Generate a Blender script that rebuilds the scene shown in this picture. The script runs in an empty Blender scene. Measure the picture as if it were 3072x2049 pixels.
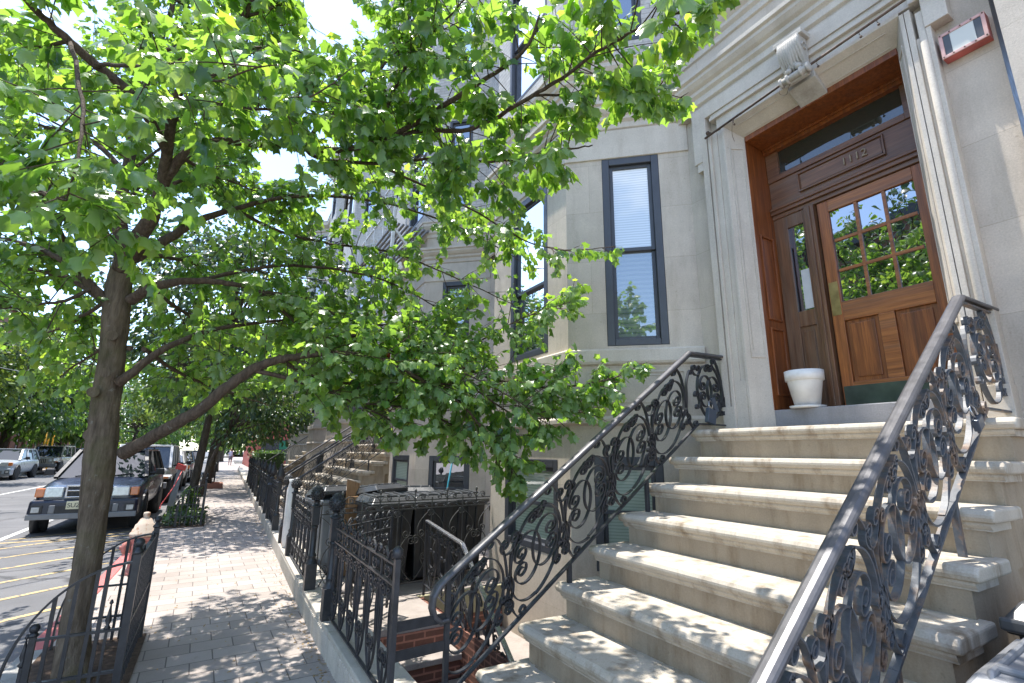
import bpy, bmesh, math, random
import numpy as np
from mathutils import Vector, Matrix
random.seed(7); RNG = np.random.default_rng(11)
SC = bpy.context.scene; COL = SC.collection
PI = math.pi
# ------------------------------------------------------------------ camera frame (also used to read sight lines)
CAM = Vector((0.0, 0.0, 1.56)); FPX = 1450.0; PW, PH = 3072.0, 2049.0
_vy = Vector((642 - PW/2, -(1350 - PH/2), -FPX)).normalized()
_vz = Vector((1600 - PW/2, -(-5180 - PH/2), -FPX))
_vz = (_vz - _vy * _vz.dot(_vy)).normalized()
_vx = _vy.cross(_vz)
RW = Matrix((_vx, _vy, _vz))            # camera vector -> world vector
FWD = RW @ Vector((0, 0, -1))
def ray(u, v): return RW @ Vector((u - PW/2, -(v - PH/2), -FPX))
def at(u, v, depth): return CAM + ray(u, v) * (depth / FPX)      # a point on that sight line, depth metres ahead of the lens
def project(p):
    c = RW.transposed() @ (Vector(p) - CAM)
    if c.z > -0.05: return None
    return (PW/2 + FPX * c.x / -c.z, PH/2 - FPX * c.y / -c.z, -c.z)
def sx(x, y): return x + 0.022 * (y - 5.0) if y > 5.0 else x     # the street runs 1.3 degrees off the house front
# ------------------------------------------------------------------ object helpers
ORG = {}
def tag(o, label=None, cat=None, group=None, kind=None):
    if label: o['label'] = label
    if cat: o['category'] = cat
    if group: o['group'] = group
    if kind: o['kind'] = kind
    return o
def thing(name, loc, label, cat, group=None, rz=0.0):
    o = bpy.data.objects.new(name, None); COL.objects.link(o)
    o.location = loc; o.rotation_euler = (0, 0, rz); o.empty_display_size = 0.1
    ORG[o] = Vector(loc)
    return tag(o, label, cat, group)
def copy_tree(o, parent=None):
    c = o.copy(); COL.objects.link(c)
    if parent is not None: c.parent = parent
    for ch in list(o.children): copy_tree(ch, c)
    return c
class MB:
    def __init__(s): s.v = []; s.f = []; s.m = []; s.uv = {}; s.sm = []
    def vert(s, p): s.v.append((p[0], p[1], p[2])); return len(s.v) - 1
    def face(s, idx, m=0, uv=None, smooth=False):
        if uv is not None: s.uv[len(s.f)] = uv
        s.f.append(tuple(idx)); s.m.append(m); s.sm.append(smooth)
    def quad(s, a, b, c, d, m=0, uv=None):
        i = len(s.v); s.v += [tuple(a), tuple(b), tuple(c), tuple(d)]; s.face((i, i+1, i+2, i+3), m, uv)
    def poly(s, pts, m=0, uv=None):
        i = len(s.v); s.v += [tuple(p) for p in pts]; s.face(range(i, i + len(pts)), m, uv)
    def hexa(s, p, m=0):                 # p: 8 corners, bottom 4 CCW then top 4
        i = len(s.v); s.v += [tuple(q) for q in p]
        for q in ((0,3,2,1),(4,5,6,7),(0,1,5,4),(1,2,6,5),(2,3,7,6),(3,0,4,7)): s.face([i + k for k in q], m)
    def box(s, x0, y0, z0, x1, y1, z1, m=0):
        s.hexa([(x0,y0,z0),(x1,y0,z0),(x1,y1,z0),(x0,y1,z0),(x0,y0,z1),(x1,y0,z1),(x1,y1,z1),(x0,y1,z1)], m)
    def obox(s, W, u0, u1, d0, d1, z0, z1, m=0):   # box in wall coordinates: u along, d outward, z up
        s.hexa([W(u0,d0,z0),W(u1,d0,z0),W(u1,d1,z0),W(u0,d1,z0),W(u0,d0,z1),W(u1,d0,z1),W(u1,d1,z1),W(u0,d1,z1)], m)
    def bar(s, a, b, w, h, m=0, up=(0,0,1)):
        a = Vector(a); b = Vector(b); t = (b - a).normalized(); up = Vector(up)
        sd = t.cross(up)
        if sd.length < 1e-4: sd = t.cross(Vector((1,0,0)))
        sd.normalize(); n = sd.cross(t)
        sd = sd * w / 2; n = n * h / 2
        s.hexa([a-sd-n, a+sd-n, b+sd-n, b-sd-n, a-sd+n, a+sd+n, b+sd+n, b-sd+n], m)
    def tube(s, pts, r, n=8, m=0, caps=True, smooth=True):
        pts = [Vector(p) for p in pts]; k = len(pts)
        rr = r if isinstance(r, (list, tuple)) else [r] * k
        t = (pts[1] - pts[0]).normalized()
        a = t.cross(Vector((0.3, 0.2, 1)));
        if a.length < 1e-3: a = t.cross(Vector((1, 0, 0)))
        a.normalize(); base = len(s.v)
        for i, p in enumerate(pts):
            if i == 0: t = pts[1] - p
            elif i == k - 1: t = p - pts[i-1]
            else: t = pts[i+1] - pts[i-1]
            t.normalize(); a = a - t * a.dot(t); a.normalize(); b = t.cross(a)
            for j in range(n):
                an = 2 * PI * j / n
                q = p + (a * math.cos(an) + b * math.sin(an)) * rr[i]
                s.v.append((q.x, q.y, q.z))
        for i in range(k - 1):
            for j in range(n):
                j2 = (j + 1) % n
                s.face((base+i*n+j, base+i*n+j2, base+(i+1)*n+j2, base+(i+1)*n+j), m, None, smooth)
        if caps:
            s.face([base + j for j in range(n)][::-1], m); s.face([base + (k-1)*n + j for j in range(n)], m)
    def ribbon(s, pts, nrm, w, t, m=0):  # flat bar swept along a curve lying in the plane with normal nrm
        pts = [Vector(p) for p in pts]; k = len(pts); nrm = Vector(nrm).normalized(); base = len(s.v)
        for i, p in enumerate(pts):
            tg = (pts[min(i+1, k-1)] - pts[max(i-1, 0)]).normalized()
            b = nrm.cross(tg); b.normalize(); b = b * t / 2; nn = nrm * w / 2
            for q in (p - nn - b, p + nn - b, p + nn + b, p - nn + b): s.v.append((q.x, q.y, q.z))
        for i in range(k - 1):
            for j in range(4):
                j2 = (j + 1) % 4
                s.face((base+i*4+j, base+i*4+j2, base+(i+1)*4+j2, base+(i+1)*4+j), m)
        s.face((base+3, base+2, base+1, base), m); e = base + (k-1)*4; s.face((e, e+1, e+2, e+3), m)
    def lathe(s, prof, c=(0,0,0), n=16, m=0, axis='z', smooth=True):   # prof: (radius, height)
        base = len(s.v); k = len(prof); c = Vector(c)
        for r, h in prof:
            for j in range(n):
                a = 2*PI*j/n
                if axis == 'z': q = (r*math.cos(a), r*math.sin(a), h)
                elif axis == 'y': q = (r*math.cos(a), h, -r*math.sin(a))
                else: q = (h, r*math.cos(a), r*math.sin(a))
                s.v.append((c.x+q[0], c.y+q[1], c.z+q[2]))
        for i in range(k-1):
            for j in range(n):
                j2 = (j+1) % n
                s.face((base+i*n+j, base+i*n+j2, base+(i+1)*n+j2, base+(i+1)*n+j), m, None, smooth)
        s.face([base + j for j in range(n)][::-1], m); s.face([base+(k-1)*n+j for j in range(n)], m)
    def ball(s, c, r, m=0, n=10, sz=1.0):
        s.lathe([(max(1e-3, r*math.sin(PI*i/8)), -r*sz*math.cos(PI*i/8)) for i in range(9)], c, n, m)
    def prism(s, poly, dirv, m=0, cap=True):       # closed polygon (3D) extruded along dirv
        k = len(poly); i = len(s.v); d = Vector(dirv)
        s.v += [tuple(p) for p in poly] + [tuple(Vector(p) + d) for p in poly]
        if cap: s.face(list(range(i, i+k))[::-1], m); s.face(range(i+k, i+2*k), m)
        for j in range(k): s.face((i+j, i+(j+1) % k, i+k+(j+1) % k, i+k+j), m)
    def profile(s, path, prof, m=0):               # moulding: prof [(out, z)] swept along plan path [(x,y,nx,ny)], n = mitred outward
        k = len(prof); base = len(s.v)
        for (x, y, nx, ny) in path:
            for o, z in prof: s.v.append((x + nx*o, y + ny*o, z))
        for i in range(len(path)-1):
            for j in range(k-1):
                s.face((base+i*k+j, base+(i+1)*k+j, base+(i+1)*k+j+1, base+i*k+j+1), m)
        s.face([base+j for j in range(k)][::-1], m); e = base+(len(path)-1)*k; s.face([e+j for j in range(k)], m)
    def build(s, name, mats, parent=None, bevel=0.0, local=False, fix=True, seg=2):
        me = bpy.data.meshes.new(name); off = Vector((0,0,0)) if (parent is None or local) else ORG.get(parent, Vector((0,0,0)))
        me.from_pydata([(a-off.x, b-off.y, c-off.z) for a, b, c in s.v], [], s.f)
        if not isinstance(mats, (list, tuple)): mats = [mats]
        for mm in mats: me.materials.append(mm)
        if len(mats) > 1: me.polygons.foreach_set('material_index', s.m)
        me.polygons.foreach_set('use_smooth', s.sm)
        if s.uv:
            ul = me.uv_layers.new(name='UVMap')
            for fi, uv in s.uv.items():
                p = me.polygons[fi]
                for li, q in zip(p.loop_indices, uv): ul.data[li].uv = q
        if fix:
            bm = bmesh.new(); bm.from_mesh(me); bmesh.ops.recalc_face_normals(bm, faces=bm.faces); bm.to_mesh(me); bm.free()
        me.update()
        o = bpy.data.objects.new(name, me); COL.objects.link(o)
        if parent is not None: o.parent = parent
        ORG[o] = off
        if bevel:
            b = o.modifiers.new('edge', 'BEVEL'); b.width = bevel; b.segments = seg; b.limit_method = 'ANGLE'; b.angle_limit = 0.7
        return o
def bez(p0, p1, p2, p3, n=12):
    out = []
    for i in range(n+1):
        t = i/n; a = (1-t)
        out.append(tuple(a**3*p0[k] + 3*a*a*t*p1[k] + 3*a*t*t*p2[k] + t**3*p3[k] for k in range(len(p0))))
    return out
def smooth_path(pts, n=6):
    pts = [Vector(p) for p in pts]; out = []
    for i in range(len(pts)-1):
        p0 = pts[max(i-1,0)]; p1 = pts[i]; p2 = pts[i+1]; p3 = pts[min(i+2,len(pts)-1)]
        for j in range(n):
            t = j/n
            out.append(0.5*((2*p1)+(p2-p0)*t+(2*p0-5*p1+4*p2-p3)*t*t+(3*p1-p0-3*p2+p3)*t**3))
    out.append(pts[-1]); return out
# ---- 2D scrollwork: a path with curled ends
def curl(p, d, side, r, turns=1.35, n=16, r_end=0.3):
    # spiral starting at p heading d (2D), turning to side (+1 left)
    nx, ny = -d[1]*side, d[0]*side
    cx, cy = p[0] + nx*r, p[1] + ny*r
    a0 = math.atan2(p[1]-cy, p[0]-cx); out = []
    for i in range(1, n+1):
        t = i/n; rr = r*(1-(1-r_end)*t); a = a0 + side*turns*2*PI*t
        # pull the centre so the spiral closes inward
        out.append((cx + rr*math.cos(a), cy + rr*math.sin(a)))
    return out
def scroll(pts, start=None, end=None):
    pts = [tuple(p) for p in pts]; out = list(pts)
    if end:
        a, b = pts[-2], pts[-1]; L = math.hypot(b[0]-a[0], b[1]-a[1]); d = ((b[0]-a[0])/L, (b[1]-a[1])/L)
        out = out + curl(b, d, *end)
    if start:
        a, b = pts[1], pts[0]; L = math.hypot(b[0]-a[0], b[1]-a[1]); d = ((b[0]-a[0])/L, (b[1]-a[1])/L)
        out = curl(b, d, *start)[::-1] + out
    return out
def arc(cx, cy, rx, ry, a0, a1, n=16):
    return [(cx + rx*math.cos(math.radians(a0+(a1-a0)*i/n)), cy + ry*math.sin(math.radians(a0+(a1-a0)*i/n))) for i in range(n+1)]
# ------------------------------------------------------------------ materials
def mat(name):
    m = bpy.data.materials.new(name); m.use_nodes = True
    nt = m.node_tree; b = nt.nodes['Principled BSDF']; return m, nt, b
def nd(nt, t, **kw):
    n = nt.nodes.new(t)
    for k, v in kw.items():
        if k in n.inputs.keys(): n.inputs[k].default_value = v
        else: setattr(n, k, v)
    return n
def ramp(nt, src, stops):
    r = nt.nodes.new('ShaderNodeValToRGB'); e = r.color_ramp.elements
    while len(e) < len(stops): e.new(0.5)
    for q, (p, c) in zip(e, stops): q.position = p; q.color = (*c, 1) if len(c) == 3 else c
    nt.links.new(src, r.inputs[0]); return r.outputs[0]
def mix(nt, a, b, fac, mode='MIX'):
    n = nt.nodes.new('ShaderNodeMix'); n.data_type = 'RGBA'; n.blend_type = mode
    for i, s in ((6, a), (7, b)):
        if isinstance(s, tuple): n.inputs[i].default_value = (*s, 1)
        else: nt.links.new(s, n.inputs[i])
    if isinstance(fac, (int, float)): n.inputs[0].default_value = fac
    else: nt.links.new(fac, n.inputs[0])
    return n.outputs[2]
def noise(nt, co, scale, detail=4, rough=.55, out='Fac'):
    n = nd(nt, 'ShaderNodeTexNoise', Scale=scale, Detail=detail, Roughness=rough)
    if co is not None: nt.links.new(co, n.inputs['Vector'])
    return n.outputs[out]
def coords(nt, kind='Object', scale=None, rot=None):
    c = nt.nodes.new('ShaderNodeTexCoord').outputs[kind]
    if scale or rot:
        mp = nt.nodes.new('ShaderNodeMapping')
        if scale: mp.inputs['Scale'].default_value = scale
        if rot: mp.inputs['Rotation'].default_value = rot
        nt.links.new(c, mp.inputs[0]); c = mp.outputs[0]
    return c
def bump(nt, b, h, strength=.3, dist=.01):
    n = nd(nt, 'ShaderNodeBump', Strength=strength, Distance=dist); nt.links.new(h, n.inputs['Height']); nt.links.new(n.outputs[0], b.inputs['Normal'])
def vary(nt, c0, c1, co, sc, detail=5, lo=.3, hi=.7):
    return ramp(nt, noise(nt, co, sc, detail), [(lo, c0), (hi, c1)])
def plain(name, c, rough=.5, metal=0.0, var=.12, sc=6., spec=.5, bmp=0.0, bsc=60., coat=0.0):
    m, nt, b = mat(name); co = coords(nt)
    d = tuple(x*(1-var) for x in c); e = tuple(min(1, x*(1+var)) for x in c)
    nt.links.new(vary(nt, d, e, co, sc), b.inputs['Base Color'])
    b.inputs['Metallic'].default_value = metal; b.inputs['Specular IOR Level'].default_value = spec
    rr = ramp(nt, noise(nt, co, sc*2.3), [(.3, (rough*.8,)*3), (.7, (min(1, rough*1.2),)*3)]); nt.links.new(rr, b.inputs['Roughness'])
    if coat: b.inputs['Coat Weight'].default_value = coat; b.inputs['Coat Roughness'].default_value = .04
    if bmp: bump(nt, b, noise(nt, co, bsc, 3), bmp, .004)
    return m
def stone(name, c, joint=None, jw=.004, stain=(.35,.32,.28), sc=1.3, uv=True, grain=90., jdark=.72, streak=.35):
    m, nt, b = mat(name); co = coords(nt)
    base = vary(nt, tuple(x*.88 for x in c), tuple(min(1,x*1.08) for x in c), co, sc*2.2, 6)
    fine = ramp(nt, noise(nt, co, grain, 3), [(.3, (.84,)*3), (.7, (1.06,)*3)])
    col = mix(nt, base, fine, .75, 'MULTIPLY')
    st = ramp(nt, noise(nt, coords(nt, 'Object', (1.6, 1.6, .35)), sc*2, 7, .65), [(.5, (0,)*3), (.72, (1,)*3)])
    col = mix(nt, col, tuple(a*b_ for a, b_ in zip(c, stain)), mix(nt, (0,0,0), (streak,)*3, st))
    soot = ramp(nt, noise(nt, coords(nt, 'Object', (5, 5, .5)), 1.7, 6, .7), [(.55, (1,)*3), (.75, (.72,.69,.65))]); col = mix(nt, col, soot, streak, 'MULTIPLY')
    pit = ramp(nt, noise(nt, co, 38, 2, .4), [(.70, (1,)*3), (.76, (.68,.65,.6))]); col = mix(nt, col, pit, .5, 'MULTIPLY')
    h0 = noise(nt, co, 14, 5, .6); h1 = noise(nt, co, grain*1.5, 4); hm = nd(nt, 'ShaderNodeMath', operation='MULTIPLY_ADD'); hm.inputs[1].default_value = 1.6; nt.links.new(h0, hm.inputs[0]); nt.links.new(h1, hm.inputs[2]); h = hm.outputs[0]
    if joint:
        br = nt.nodes.new('ShaderNodeTexBrick'); br.offset = .5
        nt.links.new(nt.nodes.new('ShaderNodeTexCoord').outputs['UV' if uv else 'Object'], br.inputs['Vector'])
        br.inputs['Scale'].default_value = 1; br.inputs['Brick Width'].default_value = joint[0]; br.inputs['Row Height'].default_value = joint[1]
        br.inputs['Mortar Size'].default_value = jw; br.inputs['Mortar Smooth'].default_value = .2
        br.inputs['Color1'].default_value = (.90,.895,.885,1); br.inputs['Color2'].default_value = (1.05,1.04,1.03,1); br.inputs['Mortar'].default_value = (jdark,jdark*.97,jdark*.93,1)
        col = mix(nt, col, br.outputs['Color'], 1.0, 'MULTIPLY')
        a = nd(nt, 'ShaderNodeMath', operation='MULTIPLY'); a.inputs[1].default_value = -1.5; nt.links.new(br.outputs['Fac'], a.inputs[0])
        s2 = nd(nt, 'ShaderNodeMath', operation='ADD'); nt.links.new(a.outputs[0], s2.inputs[0]); nt.links.new(h, s2.inputs[1]); h = s2.outputs[0]
    nt.links.new(col, b.inputs['Base Color']); b.inputs['Roughness'].default_value = .82; b.inputs['Specular IOR Level'].default_value = .3
    bump(nt, b, h, .22, .006)
    return m
M = {}
M['lime'] = stone('limestone_ashlar', (.56,.49,.405), (1.15,.62), .003, sc=1.4, streak=.32, jdark=.80)
M['trim'] = stone('limestone_trim', (.56,.50,.42), stain=(.55,.5,.44))
M['carve'] = stone('carved_stone', (.46,.43,.38), grain=60., stain=(.4,.36,.3), streak=.5)
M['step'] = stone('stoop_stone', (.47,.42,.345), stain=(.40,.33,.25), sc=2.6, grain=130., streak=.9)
M['riser'] = stone('shade_toned_riser_stone', (.335,.275,.20), stain=(.5,.42,.32), sc=2.2, grain=110., streak=.7)  # darker copy of the step stone: shade under the nosings put into the colour
M['coping'] = stone('coping_stone', (.48,.44,.38), stain=(.45,.42,.36), sc=2., grain=110.)
M['bluestone'] = stone('grey_sill_stone', (.27,.265,.27), grain=80.)
M['brickpale'] = stone('pale_glazed_brick', (.52,.495,.46), (.215,.072), .006, grain=30., jdark=.66)
M['brickred'] = stone('red_brick', (.155,.075,.055), (.20,.062), .009, grain=40., jdark=2.3, stain=(.5,.5,.5))
M['brickbrown'] = stone('brown_brick', (.17,.085,.06), (.21,.075), .01, grain=40., jdark=1.6)
M['stucco'] = stone('tan_stucco', (.33,.31,.20), grain=50., stain=(.5,.5,.35))
M['concrete'] = stone('areaway_concrete', (.33,.29,.26), stain=(.5,.45,.4), sc=2.5)
M['black'] = plain('black_iron', (.022,.023,.026), .42, 0, .3, 20, .5, .12, 120)
def iron_rust():
    m, nt, b = mat('weathered_iron'); co = coords(nt)
    base = vary(nt, (.05,.056,.066), (.10,.108,.12), co, 25)
    r = ramp(nt, noise(nt, co, 7, 7, .7), [(.50, (0,)*3), (.60, (1,)*3)])
    rust = vary(nt, (.12,.065,.04), (.26,.18,.12), co, 30)
    nt.links.new(mix(nt, base, rust, mix(nt, (0,0,0), (.85,)*3, r)), b.inputs['Base Color']); b.inputs['Roughness'].default_value = .5
    bump(nt, b, noise(nt, co, 150, 3), .2, .003); return m
M['rusty'] = iron_rust()
M['dkiron'] = plain('dark_painted_iron', (.030,.031,.035), .4, 0, .35, 15, .5, .15, 150)
M['sunlit'] = plain('sun_toned_scroll_iron', (.075,.075,.072), .35, .3, .4, 12, .5, .1, 150)  # divider fence iron, lightened so its colour carries the sunlight on the scrolls
M['rail'] = plain('worn_grey_handrail', (.09,.088,.092), .42, .35, .25, 9, .5, .05, 200)
M['steel'] = plain('silver_handrail', (.42,.42,.43), .28, .8, .1, 12)
def wood(name, c0, c1, weather=.3, axis=2, wcol=(.12,.10,.085), lo=.5):
    m, nt, b = mat(name)
    s = [9, 9, 9]; s[axis] = .55
    co = coords(nt, 'Object', tuple(s)); o2 = coords(nt)
    g = noise(nt, co, 3.2, 9, .68); col = ramp(nt, g, [(.32, c0), (.66, c1)])
    s2 = [60, 60, 60]; s2[axis] = 1.6
    fine = ramp(nt, noise(nt, coords(nt, 'Object', tuple(s2)), 2., 4), [(.35, (.62,)*3), (.6, (1.05,)*3)])
    col = mix(nt, col, fine, .8, 'MULTIPLY')
    w = ramp(nt, noise(nt, coords(nt, 'Object', tuple(x*.35 for x in s)), 2.2, 6, .7), [(lo, (0,)*3), (lo+.16, (1,)*3)])
    col = mix(nt, col, wcol, mix(nt, (0,0,0), (weather,)*3, w))
    nt.links.new(col, b.inputs['Base Color']); b.inputs['Roughness'].default_value = .42; b.inputs['Coat Weight'].default_value = .12; b.inputs['Coat Roughness'].default_value = .3
    bump(nt, b, noise(nt, coords(nt, 'Object', tuple(s2)), 2., 4), .15, .003); return m
M['door'] = wood('varnished_oak', (.17,.05,.013), (.42,.14,.034), .55, 2, (.10,.045,.02), .54)
M['doorh'] = wood('varnished_oak_rail', (.19,.058,.014), (.43,.16,.042), .3, 1)
M['doorpanel'] = wood('oak_door_panel', (.13,.036,.009), (.36,.12,.028), .55, 2, (.07,.028,.013), .50)
M['weath'] = wood('weathered_oak', (.095,.04,.018), (.22,.105,.05), .55, 2, (.17,.125,.09), .46)
M['weathh'] = wood('weathered_oak_lintel', (.10,.04,.018), (.23,.105,.05), .5, 1, (.17,.125,.09), .48)
M['reveal'] = wood('red_brown_oak_lining', (.13,.032,.008), (.30,.09,.02), .15)
M['board'] = wood('old_plank', (.28,.15,.07), (.42,.25,.13), .2)
def glass(name, tint=(.02,.025,.03), gl=.30, rough=.015, gmax=.9):
    m, nt, b = mat(name); out = nt.nodes['Material Output']
    b.inputs['Base Color'].default_value = (*tint, 1); b.inputs['Roughness'].default_value = .6; b.inputs['Specular IOR Level'].default_value = 0
    g = nd(nt, 'ShaderNodeBsdfGlossy', Roughness=rough); g.inputs['Color'].default_value = (.95,.97,1,1)
    lw = nd(nt, 'ShaderNodeLayerWeight', Blend=.35)
    rr = nd(nt, 'ShaderNodeMapRange'); rr.inputs['To Min'].default_value = gl; rr.inputs['To Max'].default_value = gmax
    nt.links.new(lw.outputs['Fresnel'], rr.inputs['Value'])
    n = noise(nt, coords(nt), 2.6, 3); bp = nd(nt, 'ShaderNodeBump', Strength=.05, Distance=.02); nt.links.new(n, bp.inputs['Height']); nt.links.new(bp.outputs[0], g.inputs['Normal'])
    ms = nt.nodes.new('ShaderNodeMixShader'); nt.links.new(rr.outputs[0], ms.inputs[0]); nt.links.new(b.outputs[0], ms.inputs[1]); nt.links.new(g.outputs[0], ms.inputs[2])
    nt.links.new(ms.outputs[0], out.inputs['Surface']); return m
M['glass'] = glass('dark_window_glass')
M['transom'] = glass('dim_transom_glass', (.03,.032,.024), .08, .02, .35)
M['doorglass'] = glass('door_glass', (.012,.015,.012), .34, .008)
M['carglass'] = glass('car_glass', (.02,.026,.03), .07, .015, .22)
def blind(name, c0, c1, pitch, gl=.22, gm=.7):
    m, nt, b = mat(name); out = nt.nodes['Material Output']
    w = nd(nt, 'ShaderNodeTexWave', Scale=.5/pitch, Distortion=1.1); w.bands_direction = 'Z'; nt.links.new(coords(nt), w.inputs['Vector'])
    nt.links.new(ramp(nt, w.outputs['Fac'], [(.1, c0), (.6, c1)]), b.inputs['Base Color']); b.inputs['Roughness'].default_value = .6; b.inputs['Specular IOR Level'].default_value = 0
    g = nd(nt, 'ShaderNodeBsdfGlossy', Roughness=.02); lw = nd(nt, 'ShaderNodeLayerWeight', Blend=.3)
    rr = nd(nt, 'ShaderNodeMapRange'); rr.inputs['To Min'].default_value = gl; rr.inputs['To Max'].default_value = gm; nt.links.new(lw.outputs['Fresnel'], rr.inputs['Value'])
    ms = nt.nodes.new('ShaderNodeMixShader'); nt.links.new(rr.outputs[0], ms.inputs[0]); nt.links.new(b.outputs[0], ms.inputs[1]); nt.links.new(g.outputs[0], ms.inputs[2])
    nt.links.new(ms.outputs[0], out.inputs['Surface']); return m
M['blindw'] = blind('white_blind_behind_glass', (.50,.54,.56), (.66,.70,.72), .05)
M['blindg'] = blind('green_blind_behind_glass', (.29,.35,.29), (.38,.45,.37), .05, .03, .2)
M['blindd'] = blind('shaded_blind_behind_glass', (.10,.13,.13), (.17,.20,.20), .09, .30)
M['frame'] = plain('charcoal_window_frame', (.050,.053,.062), .42, 0, .08, 5)
M['framew'] = plain('white_window_frame', (.55,.55,.53), .5)
M['white'] = plain('white_ceramic', (.70,.68,.64), .4, 0, .14, 7)
M['numeral'] = plain('tarnished_numeral', (.26,.19,.12), .5, .2, .3, 30)
M['brass'] = plain('dull_brass', (.34,.24,.10), .38, .7, .3, 12)
M['greenplate'] = plain('green_kick_plate', (.065,.085,.06), .38, .2, .3, 6)
M['redframe'] = plain('faded_red_metal', (.42,.10,.085), .5, 0, .3, 8)
M['pinkframe'] = plain('sun_faded_red_metal', (.56,.33,.29), .55, 0, .15, 8)
M['panelw'] = plain('frosted_white_panel', (.58,.57,.50), .35, 0, .06, 3)
M['darkp'] = plain('dark_grey_panel', (.055,.06,.065), .4)
M['rustpipe'] = plain('rusty_pipe', (.10,.065,.045), .65, .2, .5, 25)
M['bin'] = plain('black_plastic', (.022,.023,.024), .42, 0, .3, 8, .5, .1, 80)
M['bingrey'] = plain('grey_plastic', (.22,.24,.26), .42, 0, .15, 5)
M['binlid'] = plain('dark_lid_plastic', (.05,.052,.054), .32, 0, .25, 8)
M['bluestick'] = plain('blue_plastic', (.03,.22,.30), .4)
M['lock'] = plain('blue_grey_lockbox', (.07,.085,.11), .35, .3)
M['cream'] = plain('cream_plastic_wrap', (.55,.55,.55), .3)
M['redplastic'] = plain('red_plastic', (.62,.06,.05), .45)
M['yellowpole'] = plain('yellow_pole', (.72,.40,.03), .5)
M['grass'] = plain('ground_cover', (.05,.10,.03), .7)
M['soil'] = plain('pit_soil', (.075,.05,.035), .95, 0, .5, 20, .2, .6, 60)
M['tyre'] = plain('tyre_rubber', (.016,.016,.017), .75, 0, .2, 20)
M['rim'] = plain('alloy_rim', (.38,.38,.39), .3, .8)
M['chrome'] = plain('chrome_trim', (.55,.56,.58), .15, .9)
M['lens'] = plain('clear_lamp_lens', (.50,.51,.50), .12, .2, .2, 20)
M['amber'] = plain('amber_lens', (.65,.20,.05), .2)
M['redlens'] = plain('red_lens', (.5,.02,.02), .2)
M['plate'] = plain('cream_number_plate', (.62,.58,.40), .45)
M['ink'] = plain('black_ink', (.02,.02,.025), .5)
def paint(name, c): return plain(name, c, .30, .0, .05, 2, .4, 0, 60, .35)
M['navy'] = paint('navy_car_paint', (.007,.012,.030)); M['silver'] = paint('silver_blue_car_paint', (.36,.40,.44)); M['beige'] = paint('beige_car_paint', (.34,.32,.27))
M['pewter'] = paint('pewter_car_paint', (.12,.13,.135)); M['whitecar'] = paint('white_car_paint', (.62,.62,.62)); M['blackcar'] = paint('black_car_paint', (.02,.02,.022))
M['darktrim'] = plain('black_car_trim', (.018,.018,.02), .5); M['greytrim'] = plain('grey_bumper_plastic', (.17,.175,.185), .4)
# ground
def pavers():
    m, nt, b = mat('sidewalk_pavers'); co = coords(nt, 'Object', None, (0, 0, math.radians(-1.3)))
    br = nt.nodes.new('ShaderNodeTexBrick'); br.offset = .5; nt.links.new(co, br.inputs['Vector'])
    for k, v in (('Scale', 1), ('Brick Width', .30), ('Row Height', .225), ('Mortar Size', .0045), ('Mortar Smooth', .1), ('Bias', -.1)): br.inputs[k].default_value = v
    br.inputs['Color1'].default_value = (.325,.285,.258,1); br.inputs['Color2'].default_value = (.415,.368,.335,1); br.inputs['Mortar'].default_value = (.13,.11,.10,1)
    o = coords(nt); fine = ramp(nt, noise(nt, o, 160, 3), [(.3, (.8,)*3), (.7, (1.08,)*3)]); big = ramp(nt, noise(nt, o, 1.1, 5), [(.3, (.82,.8,.78)), (.7, (1.08,)*3)])
    col = mix(nt, mix(nt, br.outputs['Color'], fine, .8, 'MULTIPLY'), big, 1, 'MULTIPLY')
    spots = ramp(nt, noise(nt, o, 9, 5, .6), [(.61, (0,)*3), (.72, (1,)*3)]); col = mix(nt, col, (.17,.14,.11), mix(nt, (0,0,0), (.35,)*3, spots))
    nt.links.new(col, b.inputs['Base Color']); b.inputs['Roughness'].default_value = .85
    s = nd(nt, 'ShaderNodeMath', operation='MULTIPLY_ADD'); s.inputs[1].default_value = -2.; nt.links.new(br.outputs['Fac'], s.inputs[0]); nt.links.new(noise(nt, o, 200, 3), s.inputs[2])
    bump(nt, b, s.outputs[0], .3, .005); return m
M['pavers'] = pavers()
def asphalt():
    m, nt, b = mat('asphalt'); o = coords(nt)
    base = vary(nt, (.10,.10,.104), (.15,.148,.15), o, .9, 7); fine = ramp(nt, noise(nt, o, 120, 4, .7), [(.3, (.6,)*3), (.7, (1.35,)*3)])
    col = mix(nt, base, fine, .8, 'MULTIPLY')
    v = nd(nt, 'ShaderNodeTexVoronoi', Scale=.5); v.feature = 'DISTANCE_TO_EDGE'; nt.links.new(mix(nt, o, noise(nt, o, 2, 4, .6, 'Color'), .25), v.inputs['Vector'])
    col = mix(nt, col, (.025,.025,.027), ramp(nt, v.outputs['Distance'], [(.0, (.8,)*3), (.012, (0,)*3)]))
    nt.links.new(col, b.inputs['Base Color']); b.inputs['Roughness'].default_value = .85; bump(nt, b, noise(nt, o, 150, 3), .5, .006); return m
M['asphalt'] = asphalt()
def worn(name, c, under=(.09,.09,.09), lo=.56):
    m, nt, b = mat(name); o = coords(nt)
    w = ramp(nt, noise(nt, o, 14, 6, .7), [(lo, (0,)*3), (lo+.08, (1,)*3)])
    nt.links.new(mix(nt, vary(nt, tuple(x*.85 for x in c), c, o, 3), under, w), b.inputs['Base Color']); b.inputs['Roughness'].default_value = .75; return m
M['yline'] = worn('yellow_road_paint', (.52,.38,.17), (.12,.12,.12), .53); M['wline'] = worn('white_road_paint', (.66,.66,.64)); M['redkerb'] = worn('red_kerb_paint', (.50,.13,.12), (.36,.34,.32), .6)
M['kerb'] = stone('granite_kerb', (.34,.33,.31), grain=60.)
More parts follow.
